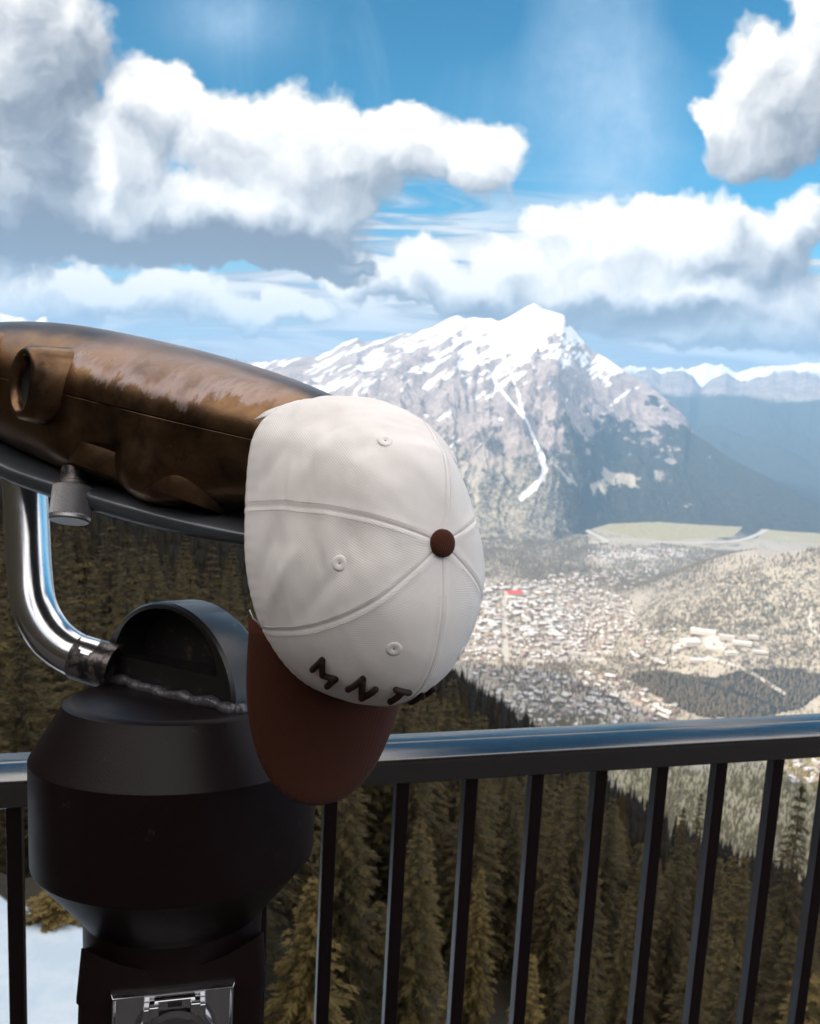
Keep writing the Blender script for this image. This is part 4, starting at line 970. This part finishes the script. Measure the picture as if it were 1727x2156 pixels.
long_ = house_proto('lodge', 70, 20, 14, 4, M_walls[0], M_roofs[2]); bigf = house_proto('block', 46, 26, 14, 0, M_walls[0], M_roofs[0], True); aud = house_proto('theatre', 52, 44, 18, 6, M_walls[0], M_roofs[2])
for x, y, me, rt, sc, lab in [(1452, 1362, aud, .2, 1., 'big pale hall in the middle of the campus on the hill foot'), (1480, 1340, long_, -.35, 1.1, 'longest white roofed lodge at the top of the campus'), (1530, 1352, bigf, -.3, 1., 'flat roofed pale block right of the long lodge'), (1562, 1362, long_, -.25, .8, 'long pale wing at the right end of the campus'), (1505, 1372, long_, -.4, .8, 'dark shadowed wing below the flat roofed block'), (1540, 1384, bigf, .1, .8, 'low pale block near the campus road'), (1428, 1372, bigf, .5, .8, 'pale block at the left end of the campus'), (1470, 1396, long_, .05, .8, 'white roofed wing along the bottom of the campus'), (1602, 1377, long_, -.3, .6, 'isolated white building right of the campus'), (1585, 1350, bigf, -.2, .7, 'small pale block high behind the campus')]:
    place_house(me, gpt(x, y), rt, lab, 'campus buildings at the foot of the hill', sc, 'building', 'campus_building')
hg = np.random.default_rng(21); spots = []
regions = [([(700, 1228), (985, 1228), (985, 1395), (740, 1390)], 330, .30), ([(985, 1228), (1180, 1225), (1330, 1262), (1345, 1318), (1270, 1385), (985, 1395)], 900, .30), ([(1000, 1405), (1300, 1425), (1420, 1490), (1440, 1528), (990, 1535)], 260, .9), ([(1228, 1163), (1380, 1156), (1462, 1160), (1450, 1174), (1330, 1179), (1262, 1188)], 170, .1), ([(1150, 1215), (1330, 1195), (1400, 1205), (1330, 1240), (1180, 1235)], 150, .2), ([(1300, 1330), (1420, 1320), (1440, 1400), (1330, 1410)], 50, .6), ([(1560, 1070), (1740, 1045), (1740, 1070), (1640, 1090)], 60, .2), ([(1640, 1585), (1740, 1560), (1740, 1650), (1660, 1660)], 40, .4)]
for poly, cnt, ang in regions:
    xs_ = [q[0] for q in poly]; ys_ = [q[1] for q in poly]; c0 = 0
    while c0 < cnt:
        x, y = hg.uniform(min(xs_), max(xs_)), hg.uniform(min(ys_), max(ys_))
        if not inpoly(np.array([x]), np.array([y]), poly)[0]: continue
        c0 += 1
        if polyd(x, y, [(1061, 1265), (1066, 1393)]) < 5 or polyd(x, y, [(985, 1366), (1074, 1370), (1208, 1376), (1261, 1392), (1310, 1413)]) < 4: continue
        p = gpt(x, y)
        if p is None: continue
        big = (x < 1180 and 1240 < y < 1345); k = int(hg.choice([4, 6, 2, 3, 0]) if big and hg.random() < .6 else hg.choice([0, 0, 1, 2, 2, 3, 5])); sc = hg.uniform(.72, 1.15)*(1.2 if big else 1)
        spots.append((np.linalg.norm(p-CAM)/sc/max(kinds[k].vertices[1].co.x, 1), p, ang+hg.choice([0, pi/2])+hg.normal()*.08, k, sc, y, x))
n_near = 0
spots.sort(key=lambda s: s[0]); far_ = []
for i, (_, p, rt, k, sc, y, x) in enumerate(spots):
    if n_near < 285 and x > 985:
        n_near += 1
        if y > 1550: lab, gr = 'pale house in the settlement seen under the rail at the right', 'houses seen under the rail'
        elif y > 1400: lab, gr = 'pale house among trees in the lower town just above the handrail', 'houses of the lower town'
        elif y < 1195: lab, gr = 'pale building in the bright strip beyond the town', 'buildings of the strip beyond town'
        elif x < 1180: lab, gr = 'pale building in the crowded town centre below the red roof', 'buildings of the town centre'
        else: lab, gr = 'small house among trees in the eastern streets of the town', 'houses of the eastern streets'
        place_house(kinds[k], p, rt, lab, gr, sc)
    else: far_.append((p, rt, k, sc))
V, F, MI, n0 = [], [], [], 0
mats_ = []
for p, rt, k, sc in far_:
    me = kinds[k]; c_, s_ = cos(rt)*sc, sin(rt)*sc
    for v in me.vertices: V.append((v.co.x*c_-v.co.y*s_+p[0], v.co.x*s_+v.co.y*c_+p[1], v.co.z*sc+p[2]))
    for f in me.polygons:
        F.append(tuple(i+n0 for i in f.vertices)); m = me.materials[f.material_index]
        if m not in mats_: mats_.append(m)
        MI.append(mats_.index(m))
    n0 += len(me.vertices)
me = bpy.data.meshes.new('town_houses'); me.from_pydata(V, [], F); [me.materials.append(m) for m in mats_]; me.polygons.foreach_set('material_index', MI); me.update()
o = bpy.data.objects.new('town_houses', me); COL.objects.link(o); tag(o, 'the many smaller pale houses filling the town', kind='stuff')
# ------------------------------------------------------------------ light, air and sky
SUN_EL, SUN_AZ = rad(30), rad(-121)          # towards the sun: behind and left of the view
sd_ = np.array([sin(SUN_AZ)*cos(SUN_EL), cos(SUN_AZ)*cos(SUN_EL), sin(SUN_EL)])
sl_ = bpy.data.lights.new('sun', 'SUN'); sl_.energy = 5.0; sl_.angle = rad(.5); sl_.color = (1.0, .89, .74)
so = bpy.data.objects.new('sun', sl_); COL.objects.link(so); so.rotation_euler = Vector(sd_).to_track_quat('Z', 'Y').to_euler(); so.location = (-20, -20, 40)
HD = 7.4e-5
hb = MB(); hb.box((0, 8600, -100), (1, 0, 0), (0, 1, 0), (0, 0, 1), 15000, 12200, 905)
hz = hb.build('haze', None, smooth=False, loc=(0, 0, 0)); hm = bpy.data.materials.new('haze_air'); hm.use_nodes = True; hn_ = NT(hm.node_tree); hm.node_tree.nodes.remove(hm.node_tree.nodes['Principled BSDF'])
pv_ = hn_.new('ShaderNodeVolumePrincipled'); pv_.inputs['Color'].default_value = (.38, .66, 1.0, 1); pv_.inputs['Density'].default_value = HD; pv_.inputs['Anisotropy'].default_value = .0
hm.node_tree.links.new(pv_.outputs[0], hm.node_tree.nodes['Material Output'].inputs['Volume']); hz.data.materials.append(hm)
tag(hz, 'blue air haze filling the valley', kind='stuff')
w = bpy.data.worlds.new('World'); SC.world = w; w.use_nodes = True; n = NT(w.node_tree); bg = w.node_tree.nodes['Background']
sky = n.new('ShaderNodeTexSky', sky_type='NISHITA'); sky.sun_disc = False; sky.sun_elevation = SUN_EL; sky.sun_rotation = SUN_AZ; sky.altitude = 2200
SKYK = .12
dirv = n.v('NORMALIZE', n.new('ShaderNodeTexCoord').outputs['Generated']); dx, dy, dz_ = n.sep(dirv)[:3]
den = n.m('MAXIMUM', n.m('ABSOLUTE', dy), .22)
Q0 = n.comb(n.m('MULTIPLY', n.m('DIVIDE', dx, den), FPX), n.m('MULTIPLY', n.m('DIVIDE', dz_, den), FPX), 0)
def sp(x, y): d = ray(x, y); return d[0]/d[1]*FPX, d[2]/d[1]*FPX
def union(Q, ells):
    best = None
    for (x, y, a, b) in ells:
        cx, cy = sp(x, y); q = n.v('MULTIPLY_ADD', Q, (1/a, 1/b, 0), (-cx/a, -cy/b, 0)); d = n.v('DOT_PRODUCT', q, q)
        best = d if best is None else n.m('SMOOTH_MIN', best, d, .35)
    return n.m('SUBTRACT', 1, best)
def glow(Q, items):
    """broad lighter and darker patches of the cloud decks"""
    s = None
    for (x, y, a, b, k) in items:
        cx, cy = sp(x, y); q = n.v('MULTIPLY_ADD', Q, (1/a, 1/b, 0), (-cx/a, -cy/b, 0)); d = n.v('DOT_PRODUCT', q, q)
        e = n.m('MULTIPLY', n.m('EXPONENT', n.m('MULTIPLY', d, -1)), k); s = e if s is None else n.m('ADD', s, e)
    return s
def offv(Q, seed): return n.v('ADD', Q, (seed*731., seed*417., seed*97.))
def warp(Q, seed):
    w1 = n.v('SCALE', n.v('SUBTRACT', n.noise(offv(Q, seed), 1/210, 1, .5, color=True, dim='2D'), (.5, .5, .5)), scale=105)
    w2 = n.v('SCALE', n.v('SUBTRACT', n.noise(offv(Q, seed+1), 1/56, 2, .6, color=True, dim='2D'), (.5, .5, .5)), scale=42)
    return n.v('ADD', n.v('ADD', Q, w1), w2)
def density(Qw, ells, seed, amp, fd, vd):
    b1 = n.voro(offv(Qw, seed), 1/88, 'F1', vd, .55); f = n.noise(offv(Qw, seed+2), 1/120, fd, .60, dim='2D')
    nz = n.m('ADD', n.m('MULTIPLY', n.m('SUBTRACT', f, .5), 1.25*amp), n.m('MULTIPLY', n.m('SUBTRACT', .46, b1), .62*amp))
    return n.m('ADD', n.m('MULTIPLY', union(Qw, ells), 1.5), nz)
def cloud_colour(b):
    r = n.new('ShaderNodeValToRGB'); cr = r.color_ramp; n.put(r.inputs[0], b)
    st = [(0, (.18, .20, .245)), (.25, (.30, .325, .37)), (.5, (.52, .535, .56)), (.75, (.77, .765, .75)), (1, (1.0, .95, .85))]
    while len(cr.elements) < len(st): cr.elements.new(.5)
    for e, (p_, c_) in zip(cr.elements, st): e.position = p_; e.color = (*c_, 1)
    return r.outputs[0]
def layer(under, ells, lights, seed, base, gain, off, soft=(-.04, .26), amp=1., lim=1.):
    Qw = warp(Q0, seed); d0 = density(Qw, ells, seed, amp, 5, 2); d1 = density(n.v('ADD', Qw, (off[0], off[1], 0)), ells, seed, amp, 3, 1)
    rel = n.m('MULTIPLY', n.m('SUBTRACT', n.m('MINIMUM', d0, 1.4), n.m('MINIMUM', d1, 1.4)), gain)
    rel = n.m('MAXIMUM', n.m('MINIMUM', rel, .45), -.42)
    b = n.m('ADD', n.m('ADD', rel, base), glow(Qw, lights))
    thin = n.step(d0, -.05, .5); b = n.m('ADD', b, n.m('MULTIPLY', n.m('SUBTRACT', 1, thin), .04))
    return n.mix(n.m('MULTIPLY', n.step(d0, *soft), lim), under, cloud_colour(n.m('MAXIMUM', n.m('MINIMUM', b, 1), 0)))
nish = n.v('SCALE', sky.outputs[0], scale=SKYK)
blue = n.mix(1.0, nish, (.11, .77, .91), 'MULTIPLY')
v_ = n.m('DIVIDE', n.sep(Q0)[1], FPX)
# thin high veil and wisps
veil = n.m('MULTIPLY', n.step(n.noise(n.v('MULTIPLY', Q0, (1/210, 1/520, 0)), 1, 4, .6, 1.2, dim='2D'), .48, .85), .10)
veil = n.m('ADD', veil, n.m('MULTIPLY', glow(Q0, [(1300, 320, 110, 260, .45), (1180, 100, 150, 200, .30), (480, 40, 120, 70, .4), (1600, 40, 160, 60, -.4), (1050, 40, 100, 90, -.25)]), n.m('ADD', .4, n.noise(Q0, 1/90, 4, .65, dim='2D'))))
c = n.mix(n.m('MAXIMUM', n.m('MINIMUM', veil, .8), 0), blue, (.50, .66, .84))
# pale air low over the ranges, broken by flat streaks
low = n.step(v_, .20, -.02); st_ = n.noise(n.v('MULTIPLY', Q0, (1/420, 1/46, 0)), 1, 4, .6, .6, dim='2D')
c = n.mix(n.m('MULTIPLY', low, .85), c, (.50, .55, .61))
band_ = n.m('MULTIPLY', n.step(v_, .24, .13), n.step(v_, -.10, -.02))
c = n.mix(n.m('MULTIPLY', n.step(n.m('ADD', st_, glow(Q0, [(400, 640, 700, 90, .10), (1500, 700, 420, 90, .22)])), .38, .56), band_), c, n.mix(n.step(st_, .40, .66), (.36, .40, .47), (.82, .81, .79)))
# far cumulus over the big mountain
FAR = [(1280, 510, 220, 88), (1440, 495, 170, 85), (1590, 530, 150, 105), (1130, 470, 70, 42), (1060, 545, 90, 55), (1690, 470, 80, 90), (1320, 610, 420, 62), (900, 565, 100, 62), (820, 610, 150, 45), (1000, 610, 180, 50), (1660, 640, 160, 80), (200, 600, 340, 52), (520, 650, 230, 34), (80, 640, 150, 52), (1560, 700, 360, 48), (1150, 650, 260, 40)]
FARL = [(1250, 520, 230, 60, .30), (1480, 520, 120, 80, .30), (1300, 580, 160, 40, .16), (1060, 560, 70, 50, .25), (880, 570, 110, 50, .22), (1560, 500, 45, 60, -.50), (1500, 570, 60, 34, -.40), (1680, 580, 90, 50, -.34), (1300, 660, 460, 34, -.24), (1560, 715, 330, 34, -.36), (1150, 660, 240, 30, -.2), (1690, 430, 50, 60, .3), (1700, 690, 120, 24, .2), (150, 600, 240, 40, .25), (560, 650, 200, 24, -.1)]
c = layer(c, FAR, FARL, 3.1, .62, .38, (-30, 46), (-.22, .50), .9)
# nearer cumulus and the grey masses at the sides
NEAR = [(330, 235, 160, 100), (240, 330, 150, 140), (500, 290, 210, 120), (660, 330, 230, 140), (850, 315, 190, 100), (1000, 330, 125, 84), (300, 450, 300, 110), (560, 450, 260, 110), (380, 515, 400, 58), (560, 560, 200, 30), (730, 420, 90, 55), (700, 540, 90, 20),
        (60, 150, 180, 230), (30, 400, 180, 240), (130, 70, 120, 120), (1690, 200, 170, 140), (1600, 260, 130, 100), (1740, 60, 110, 150), (1500, 245, 64, 56), (1600, 160, 110, 130), (1560, 290, 100, 70)]
NEARL = [(370, 200, 130, 60, .22), (640, 240, 160, 50, .16), (860, 280, 150, 60, .22), (1030, 310, 90, 60, .22), (215, 350, 24, 70, .55), (470, 400, 90, 44, .20), (620, 300, 120, 90, .10), (60, 330, 150, 220, -.34), (120, 120, 170, 170, -.26), (10, 130, 40, 60, .3), (380, 535, 400, 55, -.85), (600, 560, 220, 45, -.45), (300, 500, 300, 50, -.12), (800, 420, 140, 50, -.20), (1690, 290, 150, 110, -.32), (1560, 220, 110, 60, .10)]
c = layer(c, NEAR, NEARL, 9.7, .64, .40, (-30, 50), (-.22, .55), .9)
# the rest of the sky, out of the view: extra bright cloud added to fill the shade
up = n.m('MAXIMUM', dz_, .12); RQ = n.comb(n.m('DIVIDE', dx, up), n.m('DIVIDE', dy, up), 0)
rn_ = n.noise(RQ, 1.1, 4, .6, dim='2D'); away = n.m('MAXIMUM', n.step(dy, .35, .0), n.step(dz_, .50, .62))
c = n.mix(n.m('MULTIPLY', n.step(rn_, .36, .52), n.m('MULTIPLY', away, n.step(dz_, -.02, .05))), c, (1.62, 1.53, 1.46))
n.put(bg.inputs[0], c); bg.inputs[1].default_value = 1.0; w.cycles.sampling_method = 'MANUAL'; w.cycles.sample_map_resolution = 256
SC.view_settings.view_transform = 'Standard'; SC.view_settings.look = 'None'; SC.view_settings.exposure = .40; SC.view_settings.gamma = 1
SC.cycles.volume_bounces = 0; SC.cycles.use_adaptive_sampling = True; SC.cycles.adaptive_threshold = .02; SC.cycles.max_bounces = 6; SC.cycles.diffuse_bounces = 2; SC.cycles.glossy_bounces = 3; SC.cycles.transmission_bounces = 2
